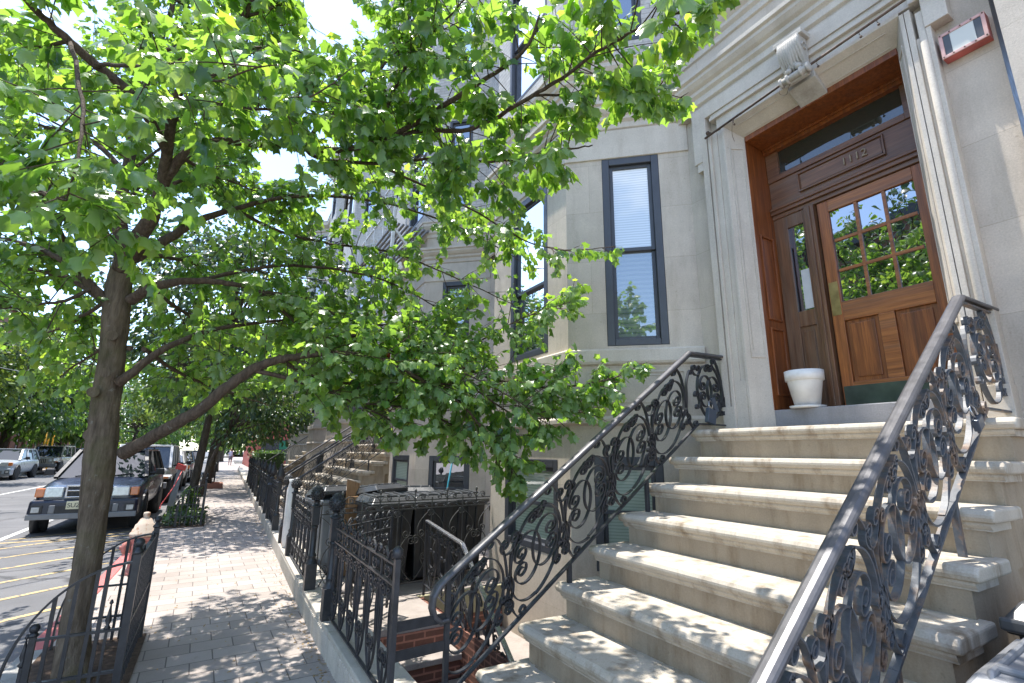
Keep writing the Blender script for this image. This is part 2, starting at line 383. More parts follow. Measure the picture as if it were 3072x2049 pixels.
M['hydred'] = worn('faded_red_hydrant_paint', (.50,.19,.16), (.36,.20,.16), .52); M['hydwhite'] = worn('rust_streaked_white_paint', (.58,.47,.38), (.34,.19,.12), .53)
# foliage and bark
def leafmat(name, top, under, trans, tmix=.42, rough=.36, spec=.5):
    m, nt, b = mat(name); out = nt.nodes['Material Output']
    a = nd(nt, 'ShaderNodeAttribute', attribute_name='leafrand'); r = a.outputs['Fac']
    geo = nt.nodes.new('ShaderNodeNewGeometry')
    ct = ramp(nt, r, [(0, (top[0]*.42, top[1]*.50, top[2]*.95)), (.35, (top[0]*.72, top[1]*.78, top[2])), (.62, top), (.93, (top[0]*1.5, top[1]*1.22, top[2])), (1, (top[0]*2.3, top[1]*1.5, top[2]))])
    col = mix(nt, ct, under, geo.outputs['Backfacing']); nt.links.new(col, b.inputs['Base Color'])
    b.inputs['Roughness'].default_value = rough; b.inputs['Specular IOR Level'].default_value = spec
    bump(nt, b, noise(nt, coords(nt), 70, 2), .12, .01)
    t = nd(nt, 'ShaderNodeBsdfTranslucent'); nt.links.new(ramp(nt, r, [(0, tuple(x*.5 for x in trans)), (.55, tuple(x*.9 for x in trans)), (.75, trans), (1, (trans[0]*1.45, trans[1]*1.1, trans[2]))]), t.inputs['Color'])
    ms = nd(nt, 'ShaderNodeMixShader', Fac=tmix); nt.links.new(b.outputs[0], ms.inputs[1]); nt.links.new(t.outputs[0], ms.inputs[2]); nt.links.new(ms.outputs[0], out.inputs['Surface']); return m
M['maple'] = leafmat('maple_leaf', (.056,.148,.040), (.18,.27,.12), (.44,.76,.08), .50, .28, .8)
M['leafdk'] = leafmat('dark_broad_leaf', (.028,.072,.026), (.085,.125,.06), (.13,.26,.03), .3)
M['leafmid'] = leafmat('mid_green_leaf', (.036,.095,.022), (.10,.15,.06), (.19,.38,.04), .38)
M['leaflt'] = leafmat('light_green_leaf', (.075,.15,.03), (.14,.19,.07), (.32,.46,.06), .42)
def bark(name, c0, c1, moss=.3, sc=1.):
    m, nt, b = mat(name); o = coords(nt); st = coords(nt, 'Object', (14*sc, 14*sc, 2.6*sc))
    g = noise(nt, st, 1.6, 8, .7); col = ramp(nt, g, [(.32, c0), (.66, c1)])
    col = mix(nt, col, (.085,.085,.03), mix(nt, (0,0,0), (moss,)*3, ramp(nt, noise(nt, o, 2.5, 5, .6), [(.5, (0,)*3), (.65, (1,)*3)])))
    ring = nd(nt, 'ShaderNodeTexWave', Scale=1.3, Distortion=14., Detail=5); ring.bands_direction = 'Z'; nt.links.new(o, ring.inputs['Vector'])
    col = mix(nt, col, ramp(nt, ring.outputs['Fac'], [(.0, (.75,)*3), (.3, (1.0,)*3)]), .25, 'MULTIPLY')
    lich = ramp(nt, noise(nt, o, 22, 4, .5), [(.66, (0,)*3), (.72, (1,)*3)]); col = mix(nt, col, (.22,.22,.19), mix(nt, (0,0,0), (.5,)*3, lich))
    nt.links.new(col, b.inputs['Base Color']); b.inputs['Roughness'].default_value = .9; b.inputs['Specular IOR Level'].default_value = .2
    bump(nt, b, g, .9, .03); return m
M['bark'] = bark('maple_bark', (.06,.045,.032), (.20,.155,.11), .5); M['barktwig'] = bark('young_branch_bark', (.055,.04,.03), (.15,.11,.08), .1, 2.); M['barkdk'] = bark('dark_street_tree_bark', (.035,.028,.022), (.105,.085,.068), .2)
M['skin'] = plain('skin', (.45,.27,.20), .5); M['shirt'] = plain('pale_blue_shirt', (.55,.60,.78), .8); M['shorts'] = plain('grey_shorts', (.20,.20,.25), .8); M['hair'] = plain('sandy_hair', (.30,.17,.09), .6); M['shoe'] = plain('white_shoes', (.6,.6,.6), .6)
M['litter'] = plain('dry_leaf_scraps', (.30,.20,.09), .8, 0, .5, 30)
M['leafsign'] = plain('green_shop_sign', (.02,.16,.09), .4)
# ------------------------------------------------------------------ ground
def S(name, mb, m, **k): return tag(mb.build(name, m, **k), kind='structure')
def strip(mb, x0, x1, ys, z, m=0):
    for a, b in zip(ys[:-1], ys[1:]):
        mb.quad((sx(x0,a),a,z),(sx(x1,a),a,z),(sx(x1,b),b,z),(sx(x0,b),b,z), m)
YS = [-14, 0, 5, 20, 60, 240]
g = MB(); g.quad((-400,-300,-1.25),(400,-300,-1.25),(400,700,-1.25),(-400,700,-1.25)); S('ground', g, M['concrete'])
g = MB(); strip(g, -11.3, -1.10, YS, -.134)
g.quad((-400,240,-.134),(400,240,-.134),(400,700,-.134),(-400,700,-.134)); S('road', g, M['asphalt'])
g = MB()
for a, b in zip(YS[:-1], YS[1:]):
    g.hexa([(sx(-.95,a),a,-.6),(sx(.93,a),a,-.6),(sx(.93,b),b,-.6),(sx(-.95,b),b,-.6),(sx(-.95,a),a,0),(sx(.93,a),a,0),(sx(.93,b),b,0),(sx(-.95,b),b,0)])
S('sidewalk', g, M['pavers'])
g = MB()
for a, b in ((-14,0),(0,5),(5,5.6),(10.6,14),(14,20),(20,60),(60,240)):
    g.hexa([(sx(-1.10,a),a,-.6),(sx(-.953,a),a,-.6),(sx(-.953,b),b,-.6),(sx(-1.10,b),b,-.6),(sx(-1.10,a),a,.004),(sx(-.953,a),a,.004),(sx(-.953,b),b,.004),(sx(-1.10,b),b,.004)])
S('kerb', g, M['kerb'], bevel=.012)
g = MB(); a, b = 5.605, 10.595
g.hexa([(sx(-1.10,a),a,-.6),(sx(-.953,a),a,-.6),(sx(-.953,b),b,-.6),(sx(-1.10,b),b,-.6),(sx(-1.10,a),a,.004),(sx(-.953,a),a,.004),(sx(-.953,b),b,.004),(sx(-1.10,b),b,.004)])
S('kerb', g, M['redkerb'], bevel=.012)
g = MB(); strip(g, -16, -11.3, YS, .0); strip(g, -11.3, -11.29, YS, .0); S('far_sidewalk', g, M['concrete'])
g = MB()
for a, b in zip(YS[:-1], YS[1:]): g.quad((sx(-11.3,a),a,-.14),(sx(-11.3,b),b,-.14),(sx(-11.3,b),b,0),(sx(-11.3,a),a,0))
S('far_kerb', g, M['kerb'])
g = MB()
strip(g, -3.47, -3.36, [12.9, 15, 17, 19, 22, 26, 40, 120], -.130); strip(g, -7.05, -6.94, [9, 15, 25, 40, 120], -.130)
S('road_marking', g, M['wline'])
g = MB()
def yl(a, b, w=.04):
    d = (Vector((*b, 0)) - Vector((*a, 0))).normalized(); n = Vector((-d.y, d.x, 0)) * w
    g.quad(*[Vector((q[0], q[1], -.130)) + s * n for q, s in ((a, -1), (b, -1), (b, 1), (a, 1))])
for k in range(-1, 6):
    y = 9.0 + 1.22 * (k - 1)
    x0 = -3.32; a = (sx(x0, y), y - .95 + .2); b = (sx(-1.25, y), y + .85 - .1 + .2)
    if k == 5: b = (sx(-1.6, y), y + .3)
    yl(a, b)
yl((sx(-3.40, 12.72), 12.78), (sx(-1.18, 12.72), 12.86), .05); yl((-3.42, 3.2), (sx(-3.42, 12.7), 12.78), .05)
S('yellow_road_marking', g, M['yline'])
# areaway slabs behind the fence: ours has a stair pit, the others are flat
g = MB()
g.hexa([(1.25,5.62,-.3),(4.3,5.62,-.3),(4.3,8,-.3),(1.27,8,-.3),(1.25,5.62,0),(4.3,5.62,0),(4.3,8,0),(1.27,8,0)])
g.box(1.24,4.70,-.3,2.14,5.615,0.0)
for a, b in ((8.0, 20), (20, 60)):
    g.hexa([(sx(1.25,a),a,-.3),(4.6,a,-.3),(5.5,b,-.3),(sx(1.25,b),b,-.3),(sx(1.25,a),a,0),(4.6,a,0),(5.5,b,0),(sx(1.25,b),b,0)])
S('areaway_paving', g, M['concrete'])
g = MB(); g.box(2.22,3.0,-.75,3.3,5.62,-.47); g.box(1.24,-2,-1.2,4.3,3.2,-1.0); S('areaway_floor', g, M['concrete'])
# retaining wall of the pit: stucco on brick
w = thing('retaining_wall', (2.7,5.6,-.5), 'tan rendered wall over brick at the back of the stair pit', 'wall')
g = MB(); g.box(2.15,5.56,-.26,3.24,5.617,-.004); g.build('render_coat', M['stucco'], w)
def uvbox_y(mb, x0, x1, y, z0, z1): mb.quad((x0,y,z0),(x1,y,z0),(x1,y,z1),(x0,y,z1), 0, [(x0,z0),(x1,z0),(x1,z1),(x0,z1)])
def uvbox_x(mb, x, y0, y1, z0, z1): mb.quad((x,y0,z0),(x,y1,z0),(x,y1,z1),(x,y0,z1), 0, [(y0,z0),(y1,z0),(y1,z1),(y0,z1)])
g = MB(); uvbox_y(g, 2.14, 3.24, 5.575, -1.0, -.262); uvbox_x(g, 2.16, 3.0, 5.575, -1.1, -.02); uvbox_x(g, 2.215, 3.0, 5.575, -1.1, -.02)
g.quad((2.16,3.0,-.02),(2.215,3.0,-.02),(2.215,5.575,-.02),(2.16,5.575,-.02), 0, [(0,0),(.05,0),(.05,2),(0,2)]); g.build('brickwork', M['brickred'], w, fix=False)
# stair going down under the stoop
w = thing('basement_stair', (1.7,4.2,-.5), 'brick and stone steps leading down behind the iron fence', 'stair')
for k in range(5):
    y1 = 4.70 - .26*k; z = -.2*(k+1); y0 = y1 - .30
    g = MB(); g.box(1.24, y0, z-.05, 2.15, y1-.012, z); g.build('tread', M['concrete'], w, bevel=.008)
    g = MB(); uvbox_y(g, 1.24, 2.15, y1-.005, z-.0, z+.2-(.052 if k else .05)); g.build('riser', M['brickred'], w, fix=False)
g = MB(); g.box(1.15,2.9,-1.1,1.235,5.0,-.01); g.build('side_wall', M['concrete'], w)
# ------------------------------------------------------------------ row houses
TF = None
_build0 = MB.build
def _build(s, name, mats, parent=None, **k):
    if TF is not None: s.v = [TF(p) for p in s.v]
    return _build0(s, name, mats, parent, **k)
MB.build = _build
def textmesh(name, tc):      # lettering turned into an ordinary mesh
    t = bpy.data.objects.new('lettering', tc); COL.objects.link(t); bpy.context.view_layer.update()
    me = bpy.data.meshes.new_from_object(t.evaluated_get(bpy.context.evaluated_depsgraph_get())); bpy.data.objects.remove(t)
    o = bpy.data.objects.new(name, me); COL.objects.link(o); return o
def Wf(P, Q):
    P = Vector((P[0], P[1])); Q = Vector((Q[0], Q[1])); d = (Q - P).normalized(); n = Vector((-d.y, d.x))
    if n.x > 1e-6 or (abs(n.x) < 1e-6 and n.y > 0): n = -n     # outward: towards the street (-x) or the camera (-y)
    f = lambda u, o, z: (P.x + d.x*u + n.x*o, P.y + d.y*u + n.y*o, z)
    return f, (Q - P).length
def wall(mb, P, Q, z0, z1, holes=(), depth=.18, m=0):
    W, L = Wf(P, Q)
    us = sorted({0, L, *[h[0] for h in holes], *[h[1] for h in holes]}); zs = sorted({z0, z1, *[h[2] for h in holes], *[h[3] for h in holes]})
    for a, b in zip(us[:-1], us[1:]):
        for c, d in zip(zs[:-1], zs[1:]):
            if any(h[0]-1e-6 <= a and b <= h[1]+1e-6 and h[2]-1e-6 <= c and d <= h[3]+1e-6 for h in holes): continue
            mb.quad(W(a,0,c), W(b,0,c), W(b,0,d), W(a,0,d), m, [(a,c),(b,c),(b,d),(a,d)])
    for h in holes:
        a, b, c, d = h[:4]
        for p, q in (((a,c),(b,c)),((b,c),(b,d)),((b,d),(a,d)),((a,d),(a,c))):
            mb.quad(W(p[0],0,p[1]), W(q[0],0,q[1]), W(q[0],-depth,q[1]), W(p[0],-depth,p[1]), m, [(p[0],p[1]),(q[0],q[1]),(q[0]+.1,q[1]+.1),(p[0]+.1,p[1]+.1)])
    return W, L
def window(parent, W, a, b, c, d, depth=.10, fr=.085, glassm='glass', blindm=None, meet=None, label=None, proud=.0):
    # frame > sash, pane, meeting rail: two-over-two sash window set in its hole
    g = MB(); o0, o1 = -depth, proud+.004
    for q in ((a+.002,a+fr,c+.002,d-.002),(b-fr,b-.002,c+.002,d-.002),(a+fr,b-fr,d-fr*1.1,d-.002),(a+fr,b-fr,c+.002,c+fr*.9)): g.obox(W, q[0], q[1], o0, o1, q[2], q[3])
    win = g.build('window', M['frame'], parent, bevel=.006)
    if label: tag(win, label)
    mz = meet if meet is not None else (c+d)/2
    for lo, hi, off in ((c+fr*.9, mz+.02, -.075), (mz-.02, d-fr*1.1, -.045)):
        g = MB(); s = .042
        for q in ((a+fr,a+fr+s,lo,hi),(b-fr-s,b-fr,lo,hi),(a+fr+s,b-fr-s,lo,lo+s),(a+fr+s,b-fr-s,hi-s,hi)): g.obox(W, q[0], q[1], off-.028, off+.006, q[2], q[3])
        g.build('sash', M['frame'], win, bevel=.003)
        g = MB(); g.quad(*[W(u, off-.012, z) for u, z in ((a+fr+s-.005,lo+s-.005),(b-fr-s+.005,lo+s-.005),(b-fr-s+.005,hi-s+.005),(a+fr+s-.005,hi-s+.005))])
        g.build('pane', M[blindm if (blindm and (hi == d-fr*1.1 or blindm == 'blindg')) else glassm], win)
    return win
def mitre(path):
    out = []
    for i, p in enumerate(path):
        ns = []
        for a, b in ((i-1, i), (i, i+1)):
            if a < 0 or b >= len(path): continue
            d = (Vector(path[b]) - Vector(path[a])).normalized(); n = Vector((-d.y, d.x)); ns.append(-n if n.x > 1e-6 or (abs(n.x) < 1e-6 and n.y > 0) else n)
        n = ns[0] if len(ns) == 1 else (ns[0]+ns[1]) / (1+ns[0].dot(ns[1]))
        out.append((p[0], p[1], n.x, n.y))
    return out
BAY = [(4.22, 3.314), (3.25, 4.206), (3.25, 5.95), (4.22, 6.85)]
def house(name, label, tf, base, detail=2, right=.67, left=7.52):
    global TF
    TF = tf
    H = thing('row_house', base, label, 'house')
    # --- stone base and parlour floor
    g = MB()
    wall(g, (4.3, right), (4.3, 3.30), -1.1, 5.36, [(1.07-right, 2.78-right, 1.79, 5.1)], .12)
    side = [(.25,.95,.42,1.54),(.432,1.088,2.72,5.03)]; front = [(.22,1.36,.5,1.5),(.39,1.275,2.735,4.98)]
    if detail < 1: side = side[1:]; front = front[1:]
    Ws, Ls = wall(g, (4.3,3.24), BAY[1], -.5, 5.46, [(Ls_-h[1], Ls_-h[0], h[2], h[3]) for Ls_ in [1.427] for h in side], .16)
    Wq, Lq = wall(g, BAY[1], BAY[2], -.5, 5.46, front, .16)
    Wb, Lb = wall(g, BAY[2], (4.3,6.92), -.5, 5.46, [(.4,1.0,2.73,5.0),(.28,1.1,.3,1.5)], .16)
    wall(g, (4.3, 6.9), (4.3, left), -.5, 5.46)
    wall(g, (4.22, right), (4.22, 3.32), 5.36, 6.2)
    g.quad((4.22,right,5.36),(4.22,3.32,5.36),(4.31,3.32,5.36),(4.31,right,5.36), 0, [(0,0),(1,0),(1,.1),(0,.1)])
    for a, b in zip(BAY[:-1], BAY[1:]): wall(g, a, b, 5.46, 6.2)
    wall(g, BAY[3], (4.22, left), 5.46, 6.2)
    g.build('stone_wall', M['lime'], H, fix=False)
    # --- brick floors
    g = MB()
    up = [(.43,.99,z,z+2.15) for z in (6.68, 9.9, 13.0)]
    Ls2 = (Vector(BAY[1])-Vector(BAY[0])).length
    Wu, _ = wall(g, (4.22,right), (4.22,3.314), 6.2, 16, [(.75,1.75,z,z+2.15) for z in (6.68,9.9,13.)], .14)
    Ws2, _ = wall(g, BAY[0], BAY[1], 6.2, 16, [(Ls2-h[1], Ls2-h[0], h[2], h[3]) for h in up], .14)
    Wq2, _ = wall(g, BAY[1], BAY[2], 6.2, 16, [(.37,1.38,z,z+2.15) for z in (6.68,9.9,13.)], .14)
    Wb2, _ = wall(g, BAY[2], BAY[3], 6.2, 16, [(.4,.95,z,z+2.15) for z in (6.68,9.9,13.)], .14)
    wall(g, BAY[3], (4.22,left), 6.2, 16)
    g.build('brick_wall', M['brickpale'], H, fix=False)
    path = mitre([(4.22, right), *BAY, (4.22, left)])
    g = MB()
    g.profile(path, [(0,5.40),(.03,5.42),(.03,5.49),(.065,5.52),(.065,5.56),(.10,5.585),(.135,5.63),(.135,5.665),(.165,5.68),(.165,5.725),(.03,5.79),(0,5.79)])
    g.build('cornice', M['trim'], H, bevel=.004)
    g = MB(); g.profile(path, [(0,6.0),(.025,6.01),(.025,6.08),(.06,6.11),(.06,6.15),(.10,6.19),(.13,6.23),(.13,6.29),(.15,6.30),(.15,6.33),(.03,6.40),(0,6.40)])
    g.build('cornice', M['trim'], H, bevel=.004)
    g = MB(); g.profile(path, [(0,15.4),(.1,15.45),(.1,15.6),(.35,15.75),(.35,15.95),(.4,16.0),(0,16.02)]); g.build('roof_cornice', M['trim'], H)
    g = MB(); g.poly([(4.22,right,15.98),(4.22,3.31,15.98),(3.25,4.2,15.98),(3.25,5.95,15.98),(4.22,6.85,15.98),(4.22,left,15.98),(16,left,15.98),(16,right,15.98)])
    g.quad((16,right,-1),(16,left,-1),(16,left,15.98),(16,right,15.98))
    for yy in (right+.003, left-.003): g.quad((4.32,yy,-1),(16,yy,-1),(16,yy,15.98),(4.32,yy,15.98))
    g.build('roof', M['darkp'], H)
    bpath = mitre([(4.3,3.24), BAY[1], BAY[2], (4.3,6.92)])
    g = MB(); g.profile(bpath, [(0,2.50),(.045,2.515),(.06,2.54),(.06,2.665),(.045,2.68),(0,2.69)]); g.build('sill_band', M['trim'], H, bevel=.004)
    g = MB(); g.profile(bpath, [(0,1.86),(.05,1.88),(.05,1.925),(.025,1.955),(0,1.96)]); g.build('base_ledge', M['trim'], H, bevel=.004)
    g = MB(); g.profile(bpath, [(0,5.02),(.02,5.025),(.02,5.40),(0,5.40)]); g.build('frieze', M['trim'], H, bevel=.003)
    # sunk panels under the sill
    g = MB()
    for W, L in ((Ws, Ls), (Wq, Lq)):
        for k, q in enumerate(((.2, L-.2, 2.06, 2.44), (.245, L-.245, 2.105, 2.395))):
            t = .016 if k == 0 else .009; pr = .014 if k == 0 else .008
            for r in ((q[0],q[0]+t,q[2],q[3]),(q[1]-t,q[1],q[2],q[3]),(q[0]+t,q[1]-t,q[2],q[2]+t),(q[0]+t,q[1]-t,q[3]-t,q[3])): g.obox(W, r[0], r[1], -.01, pr, r[2], r[3])
    g.build('panel_moulding', M['trim'], H)
    # windows
    for i, h in enumerate(side):
        base_win = h[3] < 2
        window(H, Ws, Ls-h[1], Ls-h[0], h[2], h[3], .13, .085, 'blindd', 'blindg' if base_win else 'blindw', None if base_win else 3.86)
    for i, h in enumerate(front):
        base_win = h[3] < 2
        window(H, Wq, h[0], h[1], h[2], h[3], .13, .085, 'glass', 'blindg' if base_win else None, None if base_win else 3.66)
    window(H, Wb, .4, 1.0, 2.73, 5.0, .13); window(H, Wb, .28, 1.1, .3, 1.5, .13)
    for z in (6.68, 9.9, 13.):
        window(H, Ws2, Ls2-.99, Ls2-.43, z, z+2.15, .1, .06); window(H, Wq2, .37, 1.38, z, z+2.15, .1, .06)
        if detail > 0: window(H, Wu, .75, 1.75, z, z+2.15, .1, .06); window(H, Wb2, .4, .95, z, z+2.15, .1, .06)
    # --- door surround
    DS = MB()
    for s in (1, -1):
        Y = (lambda y: y) if s == 1 else (lambda y: 3.85 - y)
        def jb(y0, y1, x0, z0, z1, x1=4.44):
            a, b = sorted((Y(y0), Y(y1))); DS.box(x0, a, z0, x1, b, z1)
        
        if s == 1: jb(2.742, 2.80, 4.222, 2.26, 4.967); jb(2.742, 2.86, 4.205, 1.79, 2.26); jb(2.80, 2.862, 4.212, 2.26, 4.967)
        else: jb(2.742, 2.78, 4.209, 1.79, 4.967)
        if s == -1:
            DS.box(4.225, 1.045, 2.02, 4.44, 1.07, 4.69); DS.box(4.205, .97, 1.79, 4.44, 1.0, 4.73); DS.box(4.21, 1.0, 1.79, 4.44, 1.045, 4.9); DS.box(4.185, .965, 1.79, 4.44, 1.10, 2.02)
            DS.tube([(4.207, 1.022, 2.02), (4.207, 1.022, 4.62)], .024, 12)
            DS.box(4.195, .86, 4.73, 4.3, 1.0, 5.36); DS.box(4.20, 1.003, 5.003, 4.43, 1.07, 5.15)
            continue_frame = False
        else: continue_frame = True
        jb(2.862, 2.895, 4.188, 1.79, 5.0) if continue_frame else None
        if continue_frame: pass
        # jb(2.895, 2.915, 4.212, 1.79, 5.02); jb(2.915, 2.985, 4.195, 1.79, 5.36)
        if continue_frame: jb(2.895, 2.915, 4.212, 1.79, 5.02); jb(2.915, 2.985, 4.195, 1.79, 5.36)
        if continue_frame: jb(2.985, 3.085, 4.195, 4.70, 5.36, 4.3); jb(2.985, 3.06, 4.205, 4.60, 4.70, 4.3); jb(2.86, 2.99, 4.175, 1.79, 2.02)
        # splayed inner reveal
        q = [(4.205, 2.712), (4.41, 2.605), (4.41, 2.70), (4.205, 2.74)]
        DS.hexa([(x, Y(y), 1.79) for x, y in q] + [(x, Y(y), 4.965) for x, y in q])
        # raised panel edge on the reveal
        def rp(t0, t1, z0, z1):
            P = [Vector((4.205+.205*t, 2.712-.107*t)) for t in (t0, t1)]; n = Vector((-.107, -.205)).normalized()*.008
            q = [P[0], P[1], P[1]+n, P[0]+n]
            DS.hexa([(v.x, Y(v.y), z0) for v in q] + [(v.x, Y(v.y), z1) for v in q])
        rp(.22,.27,2.5,4.7); rp(.33,.36,2.55,4.65); rp(.8,.84,2.5,4.7); rp(.22,.84,2.47,2.5); rp(.22,.84,4.7,4.73)
    for z0, z1, x0, y0 in ((5.0,5.12,4.222,2.80),(5.12,5.155,4.19,2.862),(5.155,5.20,4.212,2.862),(5.20,5.36,4.195,2.915)):
        DS.box(x0, max(1.0, 3.85-y0), z0, 4.43, y0, z1)
    DS.hexa([(4.205,1.135,4.966),(4.41,1.245,4.84),(4.41,2.605,4.84),(4.205,2.712,4.966),(4.205,1.135,5.0),(4.45,1.245,5.0),(4.45,2.605,5.0),(4.205,2.712,5.0)])
    for (t0, t1, ya, yb) in ((.25,.29,2.60,1.25),(.8,.84,2.58,1.27)):
        a = Vector((4.205+.205*t0, 0, 4.966-.126*t0)); b = Vector((4.205+.205*t1, 0, 4.966-.126*t1)); n = Vector((-.126,0,-.205)).normalized()*.007
        q = [a, b, b+n, a+n]; DS.hexa([(v.x, yb, v.z) for v in q]+[(v.x, ya, v.z) for v in q])
    DS.build('door_surround', M['trim'], H, bevel=.004)
    g = MB(); g.box(4.40, 1.24, 1.70, 4.95, 2.61, 1.977); g.build('door_sill', M['bluestone'], H, bevel=.008)
    # --- timber lining, transom, number board, sidelight, door
    x = 4.75
    g = MB()
    g.box(4.40, 2.606, 1.977, 4.80, 2.66, 4.83); g.box(4.40, 1.19, 1.977, 4.80, 1.244, 4.83)
    for (z0, z1) in ((2.12,2.78),(2.86,3.75)):
        for q in ((4.47,4.485,z0,z1),(4.675,4.69,z0,z1),(4.485,4.675,z0,z0+.02),(4.485,4.675,z1-.02,z1)): g.box(q[0], 2.588, q[2], q[1], 2.606, q[3])
    g.box(4.395, 1.244, 4.79, 4.80, 2.606, 4.86)
    g.box(4.70, 1.247, 4.73, 4.80, 2.603, 4.79); g.box(4.68, 1.247, 4.765, 4.699, 2.603, 4.789)
    g.build('door_lining', M['reveal'], H, bevel=.003)
    g = MB(); g.box(4.765, 1.36, 4.44, 4.785, 2.49, 4.74); g.build('transom_pane', M['transom'], H)
    g = MB()
    g.box(4.735, 2.475, 4.40, 4.80, 2.603, 4.729); g.box(4.735, 1.247, 4.40, 4.80, 1.375, 4.729); g.box(4.735, 1.375, 4.40, 4.80, 2.475, 4.462); g.box(x, 1.247, 4.10, 4.80, 2.603, 4.398)
    g.build('transom_frame', M['weathh'], H, bevel=.003)
    g = MB()
    for q in ((1.55,1.562,4.164,4.37),(2.29,2.302,4.164,4.37),(1.562,2.29,4.164,4.18),(1.562,2.29,4.354,4.37)): g.box(x-.022, q[0], q[2], x, q[1], q[3])
    g.box(x-.008, 1.575, 4.19, x+.001, 2.277, 4.345)
    nb = g.build('number_board', M['weathh'], H, bevel=.002)
    if detail == 2:
        tc = bpy.data.curves.new('house_number', 'FONT'); tc.body = '1112'; tc.size = .105; tc.extrude = .006; tc.space_character = 1.05; tc.align_x = 'CENTER'; tc.align_y = 'CENTER'
        tc.materials.append(M['numeral']); o = textmesh('house_number', tc)
        o.parent = nb; o.location = Vector((x-.016, 1.79, 4.268)) - ORG[nb]; o.rotation_euler = (PI/2, 0, -PI/2)
    g = MB(); g.box(x-.035, 1.247, 4.02, 4.80, 2.603, 4.098); g.box(x-.05, 1.247, 4.06, x-.036, 2.603, 4.085); g.box(x-.012, 1.247, 3.975, 4.80, 2.603, 4.019); g.build('door_lintel', M['weathh'], H, bevel=.004)
    g = MB(); g.box(x-.03, 2.19, 1.979, 4.80, 2.282, 3.974); g.box(x-.045, 2.222, 1.98, x-.031, 2.25, 3.97); g.box(x-.02, 1.247, 1.979, 4.80, 1.328, 3.974); g.build('door_post', M['weath'], H, bevel=.004)
    g = MB()
    g.box(x, 2.47, 1.979, 4.79, 2.603, 3.974); g.box(x, 2.283, 1.979, 4.79, 2.315, 3.974); g.box(x, 2.315, 3.84, 4.79, 2.47, 3.974); g.box(x, 2.315, 2.79, 4.79, 2.47, 2.945); g.box(x, 2.315, 1.979, 4.79, 2.47, 2.25); g.box(x+.015, 2.315, 2.25, 4.785, 2.47, 2.79)
    g.box(x+.005, 2.345, 2.29, x+.016, 2.44, 2.74)
    sl = g.build('sidelight', M['weath'], H, bevel=.003)
    g = MB(); g.box(4.768, 2.30, 2.93, 4.775, 2.49, 3.86); g.build('pane', M['glass'], sl)
    g = MB(); g.box(4.762, 2.318, 2.96, 4.767, 2.40, 3.36); g.build('curtain', M['framew'], sl)
    D = MB(); xd0, xd1 = x+.005, 4.80
    D.box(xd0, 2.078, 2.0, xd1, 2.172, 3.968); D.box(xd0, 1.332, 2.0, xd1, 1.406, 3.968)
    door = D.build('front_door', M['door'], H, bevel=.003)
    for q in ((1.407,3.852,2.077,3.968),(1.407,2.768,2.077,2.948),(1.407,2.0,2.077,2.21),(1.695,2.211,1.812,2.767)):
        g = MB(); g.box(xd0, q[0], q[1], xd1, q[2], q[3]); g.build('door_rail', M['doorh'], door, bevel=.003)
    for y0, y1 in ((1.407,1.694),(1.813,2.077)):
        g = MB(); g.box(xd0+.02, y0, 2.211, xd1-.01, y1, 2.767); g.box(xd0+.007, y0+.035, 2.25, xd0+.021, y1-.035, 2.73); g.build('door_panel', M['doorpanel'], door, bevel=.004)
    g = MB()
    for k in (1, 2):
        yy = 1.407 + .67*k/3; zz = 2.949 + .902*k/3
        g.box(xd0+.006, yy-.013, 2.949, xd0+.03, yy+.013, 3.851)
    for k in (1, 2):
        zz = 2.949 + .902*k/3
        for j in range(3): g.box(xd0+.007, 1.407+.67*j/3+.0135, zz-.013, xd0+.029, 1.407+.67*(j+1)/3-.0135, zz+.013)
    g.build('glazing_bars', M['doorh'], door, bevel=.002)
    for j in range(3):
        for k in range(3):
            yc = 1.407+.67*(j+.5)/3; zc = 2.949+.902*(k+.5)/3
            g = MB(); tl = .004*math.sin(j*2.1+k*1.3); g.quad((xd0+.022+tl, yc-.11, zc-.148),(xd0+.022-tl, yc+.11, zc-.148),(xd0+.022-tl, yc+.11, zc+.148),(xd0+.022+tl*.4, yc-.11, zc+.148)); g.build('pane', M['doorglass'], door)
    g = MB(); g.box(xd0-.004, 1.36, 2.005, xd0, 2.16, 2.176); g.build('kick_plate', M['greenplate'], door, bevel=.001)
    g = MB(); g.box(xd0-.004, 2.088, 2.83, xd0, 2.165, 3.15); g.build('lock_plate', M['brass'], door, bevel=.001)
    # back room so that nothing is see-through
    g = MB(); g.box(4.81, 1.1, 1.8, 5.4, 2.75, 4.95); g.build('hall', M['darkp'], H)
    # keystone bracket
    K = MB(); cy = 1.90
    prof = [(4.19,5.43),(4.02,5.43),(3.995,5.38),(3.99,5.32),(4.01,5.22),(4.055,5.12),(4.10,5.05),(4.115,5.0),(4.10,4.96),(4.085,4.935),(4.10,4.90),(4.14,4.895),(4.19,4.93)]
    kx = lambda x: 4.19-(4.19-x)*.72
    kz = lambda z: 4.895+(z-4.895)*.84
    K.prism([(kx(p[0]), cy-.10, kz(p[1])) for p in prof], (0,.20,0))
    K.box(kx(4.0), cy-.13, kz(5.37), 4.21, cy+.13, kz(5.43))
    K.hexa([(4.205,cy-.12,4.90),(4.405,cy-.12,4.80),(4.405,cy+.12,4.80),(4.205,cy+.12,4.90),(4.205,cy-.12,4.97),(4.405,cy-.12,4.95),(4.405,cy+.12,4.95),(4.205,cy+.12,4.97)])
    key = K.build('keystone', M['carve'], H, bevel=.006)
